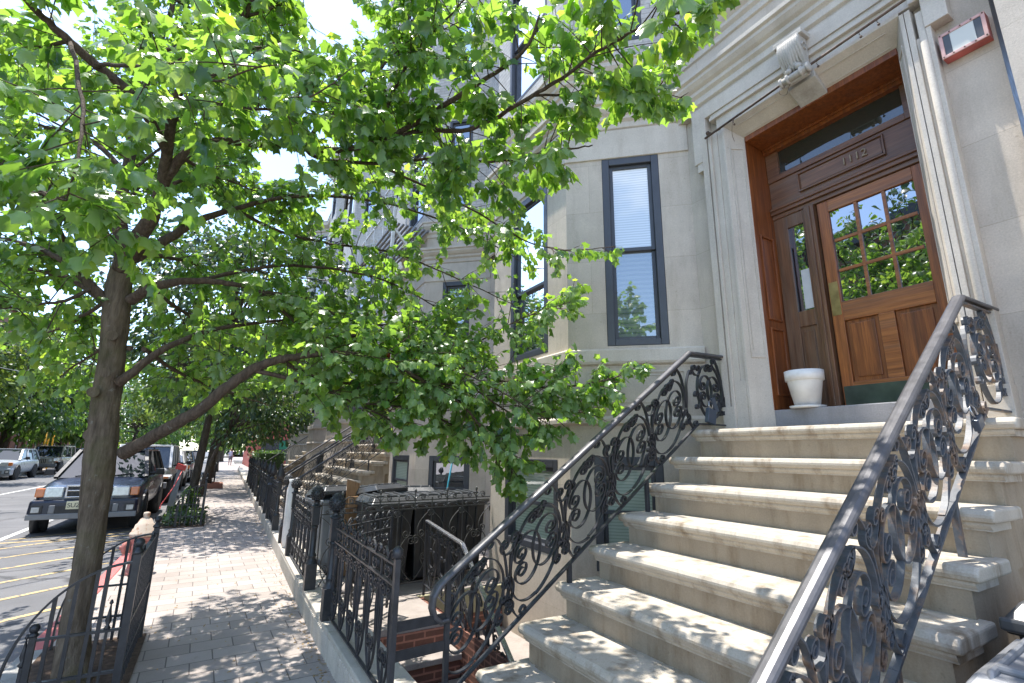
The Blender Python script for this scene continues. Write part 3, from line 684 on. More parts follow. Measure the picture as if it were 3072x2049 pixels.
    if detail == 2:
        g = MB(); kp = lambda p: (kx(p[0]), cy+(p[1]-cy)*.87, kz(p[2]))
        for s in (-1, 1):       # acanthus leaves: ribs fanning over the face
            for k in range(5):
                y0 = cy + s*(.012+.02*k); pts = []
                for t in range(9):
                    u = t/8; z = 5.36 - .36*u*(1-.07*k); xx = 3.988 + .115*max(0,(u-.25))**1.1*1.1 - .012*math.sin(u*PI)
                    pts.append((xx + .012*(k/5), y0 + s*.035*u*(k/4)*(1-u*.3) - s*.012*u, z))
                g.tube([kp(p) for p in pts], [.006+.012*math.sin(PI*min(1, .12+t/9)) for t in range(9)], 6)
            g.ball(kp((4.06, cy+s*.05, 5.03)), .030, 0, 10); g.ball(kp((4.07, cy+s*.02, 5.075)), .028, 0, 10)
        g.tube([kp((4.075, cy-.14, 4.955)), kp((4.075, cy+.14, 4.955))], [.032]*2, 10)
        for yy in (-.14,-.07,.07,.14): g.lathe([(.028,-.014),(.047,-.007),(.047,.007),(.028,.014)], kp((4.075, cy+yy, 4.955)), 12, 0, 'y')
        for s in (-1, 1):
            g.ribbon([kp(p) for p in [(4.09-.05*math.cos(a)*(1-a/9), cy+s*.122, 5.24+.06*math.sin(a)*(1-a/9)) for a in [i*.5 for i in range(15)]]], (0,1,0), .014, .010)
        g.build('acanthus_carving', M['carve'], key)
    TF = None
    return H
def mk(shift, mirror):
    def f(p):
        y = (shift - p[1]) if mirror else p[1] + shift
        return (p[0] + .022*(y-5), y, p[2])
    return f
house('row_house', 'pale limestone row house with oak front door at the top of the stoop', None, (4.3,3.5,0), 2)
house('row_house', 'pale stone and brick row house carrying the metal fire escape', mk(15.1, True), (4.5,11,0), 1)
house('row_house', 'row house just beyond the fire escape house, its stoop joining the next', mk(13.76, False), (4.6,18,0), 0)
house('row_house', 'pale row house behind the dark street trees far along the row', mk(28.86, True), (4.8,25,0), 0)
house('row_house', 'last pale row house before the red shopfront', mk(27.52, False), (5,32,0), 0)
# next house on the right: its stone pier, ledge and wall
H = thing('neighbour_house', (4.3,-2,0), 'stone house wall right of the door with a projecting sunlit pier', 'house')
g = MB(); wall(g, (4.12,-6),(4.12,.62), -1, 9); g.quad((4.12,.62,-1),(4.36,.62,-1),(4.36,.62,9),(4.12,.62,9), 0, [(0,-1),(.24,-1),(.24,9),(0,9)]); g.quad((4.12,-6,9),(12,-6,9),(12,.62,9),(4.12,.62,9)); g.quad((4.12,-6,-1),(12,-6,-1),(12,-6,9),(4.12,-6,9)); g.build('stone_wall', M['lime'], H, fix=False)
g = MB(); g.profile([(4.12,-6,-1,0),(4.12,.62,-1,1),(4.31,.621,0,1)], [(0,2.56),(.06,2.58),(.07,2.62),(.07,2.70),(.05,2.72),(0,2.73)]); g.build('ledge', M['trim'], H, bevel=.004)
g = MB(); g.box(4.15,-5.9,-1.1,4.0,.55,-.0); g.build('plinth', M['trim'], H)
# small things fixed to the house front
t = thing('pot', (4.475,2.345,1.978), 'white flower pot on a saucer beside the oak door', 'flower pot')
g = MB(); g.lathe([(.085,.022),(.10,.02),(.14,.24),(.142,.245),(.155,.247),(.157,.335),(.145,.336),(.132,.26),(.09,.05),(.0,.05)], (0,0,0), 28); g.build('bowl', M['white'], t, local=True)
g = MB(); g.lathe([(.10,0),(.135,.002),(.145,.022),(.13,.022),(.09,.012)], (0,0,0), 28); g.build('saucer', M['white'], t, local=True)
t = thing('wall_sign_box', (4.30,.845,4.5), 'red framed box with blank white panel high on the wall', 'sign')
g = MB(); g.box(4.222,.690,4.402,4.30,.945,4.606); g.build('box', M['redframe'], t, bevel=.004)
g = MB()
for q in ((.690,.712,4.402,4.606),(.924,.946,4.402,4.606),(.712,.924,4.402,4.424),(.712,.924,4.584,4.606)): g.box(4.212,q[0],q[2],4.2215,q[1],q[3])
g.build('frame', M['pinkframe'], t, bevel=.002)
for q in ((.713,.752),(.884,.923)):
    g = MB(); g.box(4.2165,q[0],4.425,4.2215,q[1],4.583); g.build('side_panel', M['darkp'], t)
g = MB(); g.box(4.2165,.753,4.425,4.2215,.883,4.583); g.build('white_panel', M['panelw'], t)
g = MB()
for yy in (.70,.76,.82,.88,.935):
    for zz in (4.413,4.595): g.lathe([(.005,-.004),(.005,.0)], (4.211,yy,zz), 8, 0, 'x')
g.build('screw', M['rustpipe'], t)
t = thing('awning_rod', (4.16,1.9,5.0), 'rusty rod with small hooks fixed across the door lintel', 'rod')
g = MB(); g.tube([(4.15,2.90,4.92),(4.15,1.9,4.985),(4.15,.9,5.03)], .012, 8); g.build('rod', M['rustpipe'], t)
for yy in (2.86,1.9,.93):
    g = MB(); g.tube([(4.15,yy,4.97-.0),(4.20,yy,4.975)], .014, 6); g.lathe([(.02,-.012),(.02,.012)], (4.15,yy,4.985-.024*(yy-1.9)), 8, 0, 'y'); g.build('bracket', M['rustpipe'], t)
for yy in (2.55,1.72,1.38,1.25):
    g = MB(); zz = 4.985-.065*(yy-1.9); g.tube([(4.15,yy,zz-.01),(4.15,yy+.01,zz-.04),(4.15,yy,zz-.06)], .003, 5); g.ball((4.15,yy,zz-.072), .011); g.build('hook', M['rustpipe'], t)
g = MB(); g.tube(smooth_path([(4.15,2.56,4.93),(4.14,2.57,4.85),(4.16,2.59,4.78),(4.17,2.58,4.70)]), .0025, 5); g.tube(smooth_path([(4.13,2.03,4.95),(4.10,2.05,4.86),(4.12,2.0,4.82),(4.12,1.97,4.88),(4.14,1.93,4.95)]), .002, 5); g.build('loose_wire', M['rustpipe'], t)
t = MB(); t.tube(smooth_path([(4.36,1.0,2.55),(4.33,.85,2.545),(4.2,.72,2.52),(4.06,.55,2.525),(4.05,-.4,2.54),(4.05,-1.5,2.55)]), .014, 8); tag(t.build('wall_pipe', M['rustpipe']), 'thin dark pipe running from railing end along the right wall', 'pipe')
t = MB(); t.tube([(4.18,7.55,0),(4.18,7.55,16)], .055, 10)
for z in (2.5,4.9,7.5,10): t.lathe([(.068,-.02),(.068,.02)], (4.18,7.55,z), 10)
tag(t.build('downspout', M['greytrim']), 'grey downspout between the first bay and the next house', 'drainpipe')
# fire escape on the second house
t = thing('fire_escape', (2.9,10.5,5), 'pale grey metal fire escape on the second row house', 'fire escape')
for k, z in enumerate((6.1, 9.3, 12.5)):
    g = MB()
    for q in range(9): g.box(2.55+.09*q, 9.0, z, 2.60+.09*q, 12.0, z+.03)
    g.build('platform', M['greytrim'], t)
    g = MB()
    for yy in (9.0,9.75,10.5,11.25,12.0): g.bar((2.55,yy,z),(2.55,yy,z+1.0),.035,.035)
    for zz in (.5,1.0): g.bar((2.55,9.0,z+zz),(2.55,12.0,z+zz),.035,.03); g.bar((2.55,9.0,z+zz),(3.3,9.0,z+zz),.035,.03)
    for q in range(24): g.bar((2.55,9.06+.125*q,z+.03),(2.55,9.06+.125*q,z+1.0),.012,.012)
    g.build('guard_rail', M['framew'], t)
    g = MB()
    for xx in (2.62,3.1): g.bar((xx,11.6,z),(xx,9.6,z+3.15),.04,.09)
    for q in range(10): g.bar((2.62,11.5-.19*q,z+.25+.3*q),(3.1,11.5-.19*q,z+.25+.3*q),.12,.02)
    g.build('stair_flight', M['framew'], t)
for yy in (9.0, 12.0):
    g = MB(); g.bar((2.55,yy,2.9),(2.55,yy,6.1),.06,.06); g.bar((2.55,yy,6.0),(3.3,yy,5.2),.05,.05); g.build('support', M['framew'], t)
# ------------------------------------------------------------------ stoops and their scrolled railings
XN = [1.582 + .311*n for n in range(8)]; ZN = [.231 + .2195*n for n in range(7)] + [1.79]
def stoop(tf, base, label):
    global TF
    TF = tf
    H = thing('stoop', base, label, 'stoop')
    for n in range(8):
        x, z = XN[n], ZN[n]; xe = XN[n+1] + .10 if n < 7 else 4.40; zl = ZN[n-1] if n else -.0
        g = MB(); prof = [(xe, z), (x+.03, z), (x+.012, z-.008), (x, z-.027), (x, z-.040), (x+.010, z-.058), (x+.026, z-.066), (xe, z-.066)]
        g.prism([(p[0], .875, p[1]) for p in prof], (0, 2.18, 0))
        s = g.build('step', M['step'], H, bevel=.014, seg=3)
        g = MB(); g.prism([(p[0], .90, p[1]) for p in [(x+.3, z-.067), (x+.030, z-.067), (x+.030, z-.078), (x+.040, z-.092), (x+.047, z-.095), (x+.047, z-.104), (x+.3, z-.104)]], (0, 2.125, 0)); g.build('moulding', M['step'], s)
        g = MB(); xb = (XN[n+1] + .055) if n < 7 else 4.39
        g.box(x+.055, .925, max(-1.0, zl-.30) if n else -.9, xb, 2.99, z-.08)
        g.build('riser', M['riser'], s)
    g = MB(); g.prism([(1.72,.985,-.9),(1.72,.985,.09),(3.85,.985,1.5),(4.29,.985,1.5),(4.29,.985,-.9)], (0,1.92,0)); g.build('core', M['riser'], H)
    TF = None
def zt(x): return 2.50 - .707*max(0, 3.73-x)
def zb(x): return 1.845 - .695*max(0, 3.79-x)
def unit_curves(W=.467, Hh=.66):
    C = []
    for s in (1, -1):
        a = [(s*(-.074+.107*math.cos(math.radians(t))), .158*math.sin(math.radians(t))) for t in range(152, -153, -8)]
        C.append(scroll(a, (s, .053, 1.5, 20, .26), (-s, .053, 1.5, 20, .26)))
        a = [(s*.212*math.cos(math.radians(t)), -.012+.280*math.sin(math.radians(t))) for t in range(-90, 80, 6)]
        C.append(scroll(a, None, (s, .040, 1.5, 16, .28)))
    C.append(scroll(bez((.14,.325),(.265,.16),(.20,-.14),(.325,-.325)), (1, .036, 1.2, 12, .3), (1, .036, 1.2, 12, .3)))
    # paired curls filling the corners by the two rails
    a = arc(-.215, .225, .072, .085, 195, 345, 14); C.append(scroll(a, (-1, .034, 1.4, 14, .3), (1, .034, 1.4, 14, .3)))
    a = arc(.215, -.225, .072, .085, 165, 15, 14); C.append(scroll(a, (1, .034, 1.4, 14, .3), (-1, .034, 1.4, 14, .3)))
    C.append(scroll(bez((.31,.19),(.215,.10),(.30,-.02),(.235,-.13)), (-1, .028, 1.3, 12, .3), (-1, .028, 1.3, 12, .3)))
    a = arc(.03, .255, .055, .05, 200, 340, 8); C.append(scroll(a, (-1, .022, 1.3, 10, .3), (1, .022, 1.3, 10, .3)))
    a = arc(-.235, -.10, .05, .09, 120, -60, 10); C.append(scroll(a, (1, .026, 1.3, 10, .3), (-1, .026, 1.3, 10, .3)))
    return C
def sweep(mb, path, prof, y):           # handrail: profile (dy, n) along a path of (x, z)
    P = [Vector((p[0], p[1])) for p in path]; base = len(mb.v); k = len(prof)
    for i, p in enumerate(P):
        a = (P[i]-P[i-1]).normalized() if i else (P[1]-P[0]).normalized(); b = (P[i+1]-P[i]).normalized() if i < len(P)-1 else a
        t = (a+b).normalized(); n = Vector((-t.y, t.x)) / max(.4, t.dot(a))
        for dy, q in prof: mb.v.append((p.x + n.x*q, y+dy, p.y + n.y*q))
    for i in range(len(P)-1):
        for j in range(k): mb.face((base+i*k+j, base+i*k+(j+1) % k, base+(i+1)*k+(j+1) % k, base+(i+1)*k+j))
    mb.face([base+j for j in range(k)][::-1]); e = base+(len(P)-1)*k; mb.face([e+j for j in range(k)])
def railing(tf, base, y, label, detail=2, im='dkiron', hm='rail', xend=4.27):
    global TF
    TF = tf
    R = thing('stoop_railing', base, label, 'railing')
    g = MB(); pts = [(1.345,.575),(1.30,.572),(1.262,.60),(1.245,.65),(1.25,.71),(1.285,.765),(1.34,.808),(1.45,zt(1.45)),(2.2,zt(2.2)),(3.0,zt(3.0)),(3.73,2.50),(xend,2.515)]
    sweep(g, pts, [(-.030,-.010),(-.026,-.006),(.026,-.006),(.030,-.010),(.036,-.002),(.035,.007),(.029,.014),(.018,.020),(0,.022),(-.018,.020),(-.029,.014),(-.035,.007),(-.036,-.002)], y); g.build('handrail', M[hm], R)
    g = MB(); sweep(g, [(1.36,.775),(1.45,zt(1.45)-.022),(3.73,2.475),(xend,2.49)], [(-.016,-.006),(.016,-.006),(.016,.006),(-.016,.006)], y); sweep(g, [(1.33,zb(1.33)),(3.79,1.845),(xend,1.845)], [(-.017,-.006),(.017,-.006),(.017,.006),(-.017,.006)], y)
    g.build('frame_bar', M[im], R)
    for xp, z0, z1 in ((1.345,.0,.80),(2.28,.45,zb(2.28)),(3.09,1.10,zb(3.09)),(xend-.01,1.79,2.49)):
        g = MB(); g.box(xp-.015, y-.015, z0, xp+.015, y+.015, z1); g.build('post', M[im], R, bevel=.002)
    cells = [(1.53,0),(1.995,0),(2.46,0),(2.93,0),(3.40,0),(3.985,1)]
    for cx_, lv in cells:
        g = MB()
        if detail == 2: cur = unit_curves()
        else: cur = [arc(0,0,.10,.2,0,360,14), arc(0,0,.2,.29,0,360,14), bez((.14,.325),(.265,.16),(.20,-.14),(.325,-.325),8)]
        for c in cur:
            pts = []
            jx, jz = random.uniform(-.006,.006), random.uniform(-.006,.006); ph = random.uniform(0,6)
            for u, v in c:
                u += jx + .004*math.sin(9*v+ph); v += jz + .004*math.sin(11*u+ph)
                X = cx_ + u*(.82 if lv else 1.0); X = max(1.352+.03*abs(v), min(xend-.022-.02*abs(v), X))
                h = zt(X)-.024-zb(X)-.012; zc = (zt(X)-.024+zb(X)+.006)/2; vv = max(-.5, min(.5, v/.66)); pts.append((X, y, zc + vv*h))
            pts2 = [pts[0]]
            for p in pts[1:]:
                if (Vector(p)-Vector(pts2[-1])).length > .003: pts2.append(p)
            if len(pts2) > 2: g.ribbon(pts2, (0,1,0), .028 if detail == 2 else .02, .0080)
        g.build('scroll_panel', M[im], R)
    TF = None; return R
stoop(None, (2.8,1.9,0), 'pale brown stone stoop with eight rounded steps up to the oak door')
railing(None, (2.8,2.98,.3), 2.98, 'black scrolled iron railing on the tree side of the stoop')
railing(None, (2.8,1.0,.3), 1.0, 'rust-flecked scrolled iron railing on the near right side of the stoop', 2, 'rusty', 'rail', 4.30)
f2 = mk(15.1, True)
stoop(f2, (3,13.2,0), 'cream stone stoop of the house with the fire escape'); railing(f2, (2.8,14.1,.3), 1.0, 'far side railing of the cream second stoop', 1); railing(f2, (2.8,12.1,.3), 2.98, 'near side scrolled railing of the cream second stoop', 2)
f3 = mk(13.76, False)
stoop(f3, (3,15.7,0), 'stone stoop right behind the cream second stoop'); railing(f3, (2.8,16.8,.3), 2.98, 'black railing on the far edge of the third stoop', 1); railing(f3, (2.8,14.8,.3), 1.0, 'black railing on the near edge of the third stoop', 1)
f4 = mk(28.86, True)
stoop(f4, (3,27,0), 'fourth stoop down the row beside the hedge'); railing(f4, (2.8,26,.3), 2.98, 'thin black railing of the fourth stoop beside the hedge', 1)
# lock boxes
t = thing('lock_box', (3.93,2.97,1.93), 'blue-grey lock box hanging low on the scrolls of the left railing', 'lock box')
g = MB(); g.hexa([(3.86,2.925,1.865),(3.97,2.925,1.835),(3.97,2.965,1.835),(3.86,2.965,1.865),(3.895,2.925,2.0),(4.005,2.925,1.97),(4.005,2.965,1.97),(3.895,2.965,2.0)]); g.build('body', M['lock'], t, bevel=.006)
g = MB(); g.tube([(3.915,2.945,1.985),(3.925,2.95,2.05),(3.95,2.955,2.07),(3.975,2.95,2.04),(3.965,2.945,1.97)], .006, 6); g.build('shackle', M['steel'], t)
g = MB(); g.hexa([(4.0,2.93,1.95),(4.045,2.93,1.97),(4.045,2.96,1.97),(4.0,2.96,1.95),(3.95,2.93,2.08),(3.995,2.93,2.10),(3.995,2.96,2.10),(3.95,2.96,2.08)]); g.build('side_lock', M['lock'], t, bevel=.006)
t = thing('lock_box', (3.5,1.0,1.72), 'small blue-grey lock tied to the right railing', 'lock box')
g = MB(); g.hexa([(3.50,.955,1.70),(3.58,.955,1.74),(3.58,.985,1.74),(3.50,.985,1.70),(3.48,.955,1.76),(3.56,.955,1.80),(3.56,.985,1.80),(3.48,.985,1.76)]); g.build('body', M['lock'], t, bevel=.005)
g = MB(); g.tube([(3.5,.97,1.77),(3.48,.98,1.82),(3.51,.985,1.85),(3.55,.98,1.83),(3.54,.97,1.79)], .005, 6); g.build('shackle', M['steel'], t)
# ------------------------------------------------------------------ fences, gate, areaway railing, bins
def fx(y): return sx(.985, y) if y > 5 else .985
cw = thing('coping_wall', (1.08,8,0), 'low tooled stone kerb carrying the black iron fence along the sidewalk', 'stone kerb')
ys = [1.2,2.7,4.28,5.9,7.9,9.9,12.2,14.4,16.8,19.5,23,27,32,38,46]
for a, b in zip(ys[:-1], ys[1:]):
    g = MB(); zz = .2 - .004*(a % .9); g.hexa([(sx(.93,a),a+.004,-.3),(sx(1.235,a),a+.004,-.3),(sx(1.235,b),b-.004,-.3),(sx(.93,b),b-.004,-.3),(sx(.93,a),a+.004,zz),(sx(1.235,a),a+.004,zz),(sx(1.235,b),b-.004,zz),(sx(.93,b),b-.004,zz)])
    if a < 7:
        q = int((b-a)/.045)
        for i in range(q): yy = a + .02 + i*.045; g.box(sx(.93,yy)-.007, yy, -.02, sx(.93,yy)+.01, yy+.026, zz-.035)
    g.build('stone_block', M['coping'], cw, bevel=.014)
def post(parent, x, y, z=.19, style=0, sc=1.0, m='black'):
    g = MB(); g.box(x-.052, y-.052, z, x+.052, y+.052, z+.25)
    g.lathe([(.062,0),(.05,.02),(.038,.05),(.045,.075),(.031,.10),(.029,.30),(.028,.33),(.038,.35),(.028,.37)], (x,y,z+.25), 12)
    if style == 2: g.lathe([(.06,0),(.075,.05),(.075,.45),(.09,.48),(.05,.52)], (x,y,z+.2), 8)
    g.box(x-.035, y-.035, z+.62, x+.035, y+.035, z+.80); g.lathe([(.05,0),(.055,.012),(.03,.03),(.028,.05),(.04,.06)], (x,y,z+.80), 12)
    p = g.build('post', M[m], parent, bevel=.004)
    g = MB(); zc = z+.86
    if style == 0:
        n = 12
        g.lathe([(.02,0),(.045,.012),(.062,.045),(.066,.075),(.058,.105),(.038,.135),(.012,.155)], (x,y,zc), n)
        for r in range(6):           # scales of the pine cone
            for j in range(12):
                a = 2*PI*(j + .5*(r % 2))/12; h = .02+.022*r; rad = [.048,.061,.066,.062,.05,.034][r]
                g.ball((x+rad*math.cos(a), y+rad*math.sin(a), zc+h), .0105, 0, 5)
    else:
        g.lathe([(.03,0),(.06,.02),(.072,.07),(.062,.13),(.035,.20),(.02,.235),(.028,.25),(.008,.285)], (x,y,zc), 10)
    g.build('finial', M[m], p)
def lyre(h):   # one repeat, u in [-.12,.12], v in [0,h]
    C = []
    for s in (1, -1):
        C.append(scroll(bez((s*.012,.02),(s*.16,.18*h/.58),(s*.02,.33*h/.58),(s*.085,.50*h/.58),12), None, (s, .042, 1.4, 14, .3)))
        C.append(scroll(bez((s*.115,.56*h/.58),(s*.06,.40*h/.58),(s*.135,.30*h/.58),(s*.075,.16*h/.58),12), (-s, .034, 1.3, 12, .3), (-s, .046, 1.5, 14, .3)))
    C.append([(0,.0),(0,h*.3)]); return C
def panel(parent, P, Q, zb_=.235, z2=.815, z1=.925, unit=.285, w=.016, t=.007, m='dkiron', detail=True, top=True, name='panel'):
    P = Vector((P[0],P[1])); Q = Vector((Q[0],Q[1])); L = (Q-P).length; d = (Q-P)/L; n = (-d.y, d.x, 0)
    f = lambda u, z: (P.x+d.x*u, P.y+d.y*u, z)
    g = MB()
    for z in (zb_, z2, z1): g.bar(f(0,z), f(L,z), .022, .012)
    N = max(1, round(L/unit)); U = L/N
    for i in range(N):
        c = (i+.5)*U; k = U/.24
        cs = lyre(z2-zb_) if detail else [bez((.0,0),(.16,.2),(0,.35),(.09,z2-zb_),6), bez((0,0),(-.16,.2),(0,.35),(-.09,z2-zb_),6)]
        for q in cs: g.ribbon([f(max(0.003,min(L-.003,c+u*k)), zb_+max(.004,min(z2-zb_-.004,v))) for u, v in q], n, w, t)
        if i: g.bar(f(i*U,z2), f(i*U,z1), .010, .010)
        cs = [scroll(arc(0,0,.05,.035,150,390,10), (-1,.016,1.2,8,.3), (1,.016,1.2,8,.3))] if detail else [arc(0,0,.05,.04,0,360,8)]
        for q in cs: g.ribbon([f(c+u*k, (z1+z2)/2+v) for u, v in q], n, w, t*.8)
        if top:
            for s in (1,-1):
                q = scroll(bez((0,.0),(s*.02,.05),(s*.06,.08),(s*.085,.055),6), None, (-s,.022,1.2,8,.3)) if detail else arc(s*.05,.04,.035,.035,0,300,6)
                g.ribbon([f(c+u*k, z1+.004+max(0,v)) for u, v in q], n, w*.8, t*.8)
    return g.build(name, M[m], parent)
F = thing('iron_fence', (.985,3.8,.2), 'black scrolled fence panel and pine cone post nearest the stoop', 'fence')
post(F, .985, 4.6); panel(F, (.985,4.53), (.985,2.93))
g = MB(); g.box(.97,2.885,.19,1.0,2.925,.96); g.lathe([(.02,0),(.032,.02),(.032,.05),(.01,.07)], (.985,2.905,.96), 8); g.build('end_post', M['dkiron'], F)
B = thing('barrier', (1.17,2.95,.5), 'two flat iron bars closing the gap between fence end and stoop railing', 'gate')
for z in (.60,.45):
    g = MB(); g.bar((1.003,2.91,z),(1.328,2.972,z-.015),.008,.055); g.build('bar', M['dkiron'], B)
F = thing('iron_fence', (1.0,6.6,.2), 'black lyre-pattern fence panel between two pine cone posts past the gateway', 'fence')
post(F, fx(5.63), 5.63); post(F, fx(7.5), 7.5); panel(F, (fx(5.7),5.7), (fx(7.42),7.42))
F = thing('iron_fence', (1.05,9.2,.2), 'short fence run with thick pointed posts before the second stoop', 'fence')
post(F, fx(8.55), 8.55, style=0); post(F, fx(9.9), 9.9, style=1); post(F, fx(11.6), 11.6, style=2); panel(F, (fx(9.98),9.98), (fx(11.52),11.52))
F = thing('iron_fence', (1.2,14,.2), 'dark fence run opposite the fenced sapling and past the second stoop', 'fence')
for y in (12.6,14.3,15.6): post(F, fx(y), y, style=1)
panel(F, (fx(12.7),12.7),(fx(14.2),14.2), detail=False); panel(F, (fx(14.4),14.4),(fx(15.5),15.5), detail=False)
F = thing('iron_fence', (1.3,20,.2), 'far fence run of close black posts leading to the hedge', 'fence')
yy = [17.2,18.8,20.6,22.4,24.4]
for y in yy: post(F, fx(y), y, style=1)
for a, b in zip(yy[:-1], yy[1:]): panel(F, (fx(a)+.0,a+.07),(fx(b),b-.07), detail=False)
# divider fence with thin scrolls, open gate leaf
D = thing('divider_fence', (2.1,5.75,0), 'light scrolled iron fence in front of the black bins', 'fence')
P = Vector((1.05,5.66)); Q = Vector((3.235,5.93)); L = (Q-P).length; d = (Q-P)/L; nn = (-d.y,d.x,0); f = lambda u, z: (P.x+d.x*u, P.y+d.y*u, z)
g = MB()
for z in (1.0,.905,.10): g.bar(f(0,z), f(L,z), .010, .012)
g.build('rail', M['sunlit'], D)
N = 5; U = L/N
for i in range(N):
    g = MB(); c = (i+.5)*U; w_, t_ = .014, .007
    g.bar(f(i*U+.01,.0), f(i*U+.01,1.03), .012, .012)
    for s in (1,-1):
        for q in (scroll(bez((s*.02,.12),(s*.23,.30),(s*.21,.52),(s*.06,.60),12), None, (s,.055,1.6,16,.25)),
                  scroll(bez((s*.21,.88),(s*.10,.80),(s*.02,.72),(s*.05,.62),8), (-s,.04,1.4,12,.3), (s,.05,1.5,14,.25)),
                  scroll(bez((s*.2,.10),(s*.19,.2),(s*.12,.3),(s*.10,.34),6), (s,.03,1.3,10,.3), (-s,.045,1.5,14,.3)),
                  scroll(bez((0,1.0),(s*.03,1.06),(s*.085,1.09),(s*.12,1.06),8), None, (-s,.032,1.3,10,.3)),
                  scroll([(s*.03,.95),(s*.09,.955),(s*.15,.95)], (s,.022,1.2,8,.3), (-s,.022,1.2,8,.3))):
            g.ribbon([f(max(.004,min(L-.004,c+u)), v) for u, v in q], nn, w_, t_)
    g.bar(f(c,.9), f(c,1.10), .010, .010); g.ball(f(c,1.105), .016, 0, 6, 1.8)
    g.build('scroll_panel', M['sunlit'], D)
G = thing('gate', (1.05,4.66,0), 'open scrolled iron gate leaf swung inward behind the first pine cone post', 'gate')
panel(G, (1.04,4.68), (1.68,5.20), .08, .80, .90, .22, .014, .006, name='scroll_panel')
for q in ((1.04,4.68),(1.68,5.20)):
    g = MB(); g.bar((*q,.04),(*q,.96),.022,.022); g.build('stile', M['dkiron'], G)
# railing of the basement stair
A = thing('stair_railing', (2.18,4.5,0), 'small scrolled railing with silver handrail going down to the basement', 'railing')
rp = [(2.185,5.50,.80),(2.185,4.55,.70),(2.185,3.05,-.43)]
g = MB()
for a, b in zip(rp[:-1], rp[1:]): g.bar(a, b, .042, .022)
g.build('handrail', M['steel'], A, bevel=.004)
g = MB()
for dz in (.02,.66):
    for a, b in zip(rp[:-1], rp[1:]): g.bar((a[0],a[1],a[2]-dz),(b[0],b[1],b[2]-dz),.02,.010)
for q in rp: g.bar((q[0],q[1],q[2]-.78),(q[0],q[1],q[2]),.022,.022)
g.build('frame_bar', M['dkiron'], A)
def rz(y): return .80-.105*(5.50-y) if y > 4.55 else .70-.753*(4.55-y)
for c in [5.3,5.0,4.72,4.42,4.1,3.78,3.46,3.2]:
    g = MB()
    for q in lyre(.58)+[scroll(arc(0,.3,.06,.12,150,390,10),(-1,.02,1.3,8,.3),(1,.02,1.3,8,.3))]:
        g.ribbon([(2.185, c+u*1.25, rz(c+u*1.25)-.64+max(0,min(.6,v*1.02))) for u, v in q], (1,0,0), .016, .006)
    g.build('scroll_panel', M['dkiron'], A)
# wheelie bins
def bin_(x, y, rz_, label, m='bin', lid=0.0, sc=1.0, lm='binlid'):
    t = thing('wheelie_bin', (x,y,0), label, 'bin', 'wheeled bins in the areaway', rz_)
    t.scale = (sc,sc,sc)
    g = MB(); b = [(-.21,-.24),(.21,-.24),(.21,.22),(-.21,.22)]; q = [(-.26,-.31),(.26,-.31),(.26,.29),(-.26,.29)]
    g.hexa([(*p,.06) for p in b]+[(*p,.93) for p in q]); g.box(-.285,-.335,.90,.285,.315,.94)
    for xx in (-.13,0,.13): g.hexa([(xx-.02,-.262,.15),(xx+.02,-.262,.15),(xx+.02,-.24,.15),(xx-.02,-.24,.15),(xx-.02,-.325,.86),(xx+.02,-.325,.86),(xx+.02,-.30,.86),(xx-.02,-.30,.86)])
    g.build('body', M[m], t, bevel=.015, local=True)
    g = MB(); g.hexa([(-.29,-.36,.0),(.29,-.36,.0),(.29,.33,.0),(-.29,.33,.0),(-.24,-.28,.075),(.24,-.28,.075),(.24,.27,.085),(-.24,.27,.085)])
    for xx in (-.2,-.08,.08,.2): g.hexa([(xx-.012,-.31,.03),(xx+.012,-.31,.03),(xx+.012,.29,.03),(xx-.012,.29,.03),(xx-.012,-.27,.095),(xx+.012,-.27,.095),(xx+.012,.25,.105),(xx-.012,.25,.105)])
    g.box(-.2,-.22,.07,.2,-.18,.1); g.box(-.29,-.37,-.03,.29,-.345,.02)
    l = g.build('lid', M[lm], t, bevel=.012, local=True); l.location = (0,0,.945)
    if lid: l.rotation_euler = (-lid,0,0); l.location = (0, 0, .945 + .33*math.sin(lid)*1.0)
    g = MB(); g.tube([(-.24,.39,.93),(.24,.39,.93)], .018, 8); g.box(-.25,.30,.90,-.21,.40,.95); g.box(.21,.30,.90,.25,.40,.95); g.build('handle', M[m], t, local=True)
    for s in (-1,1):
        g = MB(); g.lathe([(.03,-.03),(.11,-.03),(.12,0),(.11,.03),(.03,.03)], (s*.25,.24,.12), 16, 0, 'x'); g.build('wheel', M['tyre'], t, local=True)
    return t
bin_(1.93,6.30,.05,'black bin at the street end of the row behind the divider fence'); bin_(2.50,6.33,-.04,'middle black bin of the row behind the divider fence'); bin_(3.0,6.42,.02,'black bin nearest the house in the row behind the divider fence')
bin_(1.98,7.0,.5,'dark bin with lid askew behind the row of black bins', 'bin', .18); bin_(2.6,7.1,-.3,'dark bin with domed lid behind the middle black bin', 'bin', .1)
bin_(1.5,7.25,.2,'grey bin with its lid ajar beside the brown plank', 'bingrey', .14); bin_(1.62,7.95,.0,'grey bin farthest left by the fence', 'bingrey'); bin_(2.3,7.85,.1,'grey bin with dark lid at the back by the neighbouring bay', 'bingrey')
bin_(2.36,.50,-1.52,'dark-lidded bin standing right beside the stoop', 'bin', 0, .90, 'greytrim'); bin_(3.05,.50,-1.6,'black bin by the right wall beyond the dark-lidded bin', 'bin', 0, 1.0)
t = MB(); t.hexa([(1.56,6.78,.02),(1.74,6.84,.02),(1.74,6.87,.02),(1.56,6.81,.02),(1.58,6.88,1.20),(1.76,6.94,1.14),(1.76,6.97,1.14),(1.58,6.91,1.20)]); t.box(1.60,6.80,.85,1.73,6.86,.98); tag(t.build('plank', M['board']), 'old brown board standing on end among the bins', 'board')
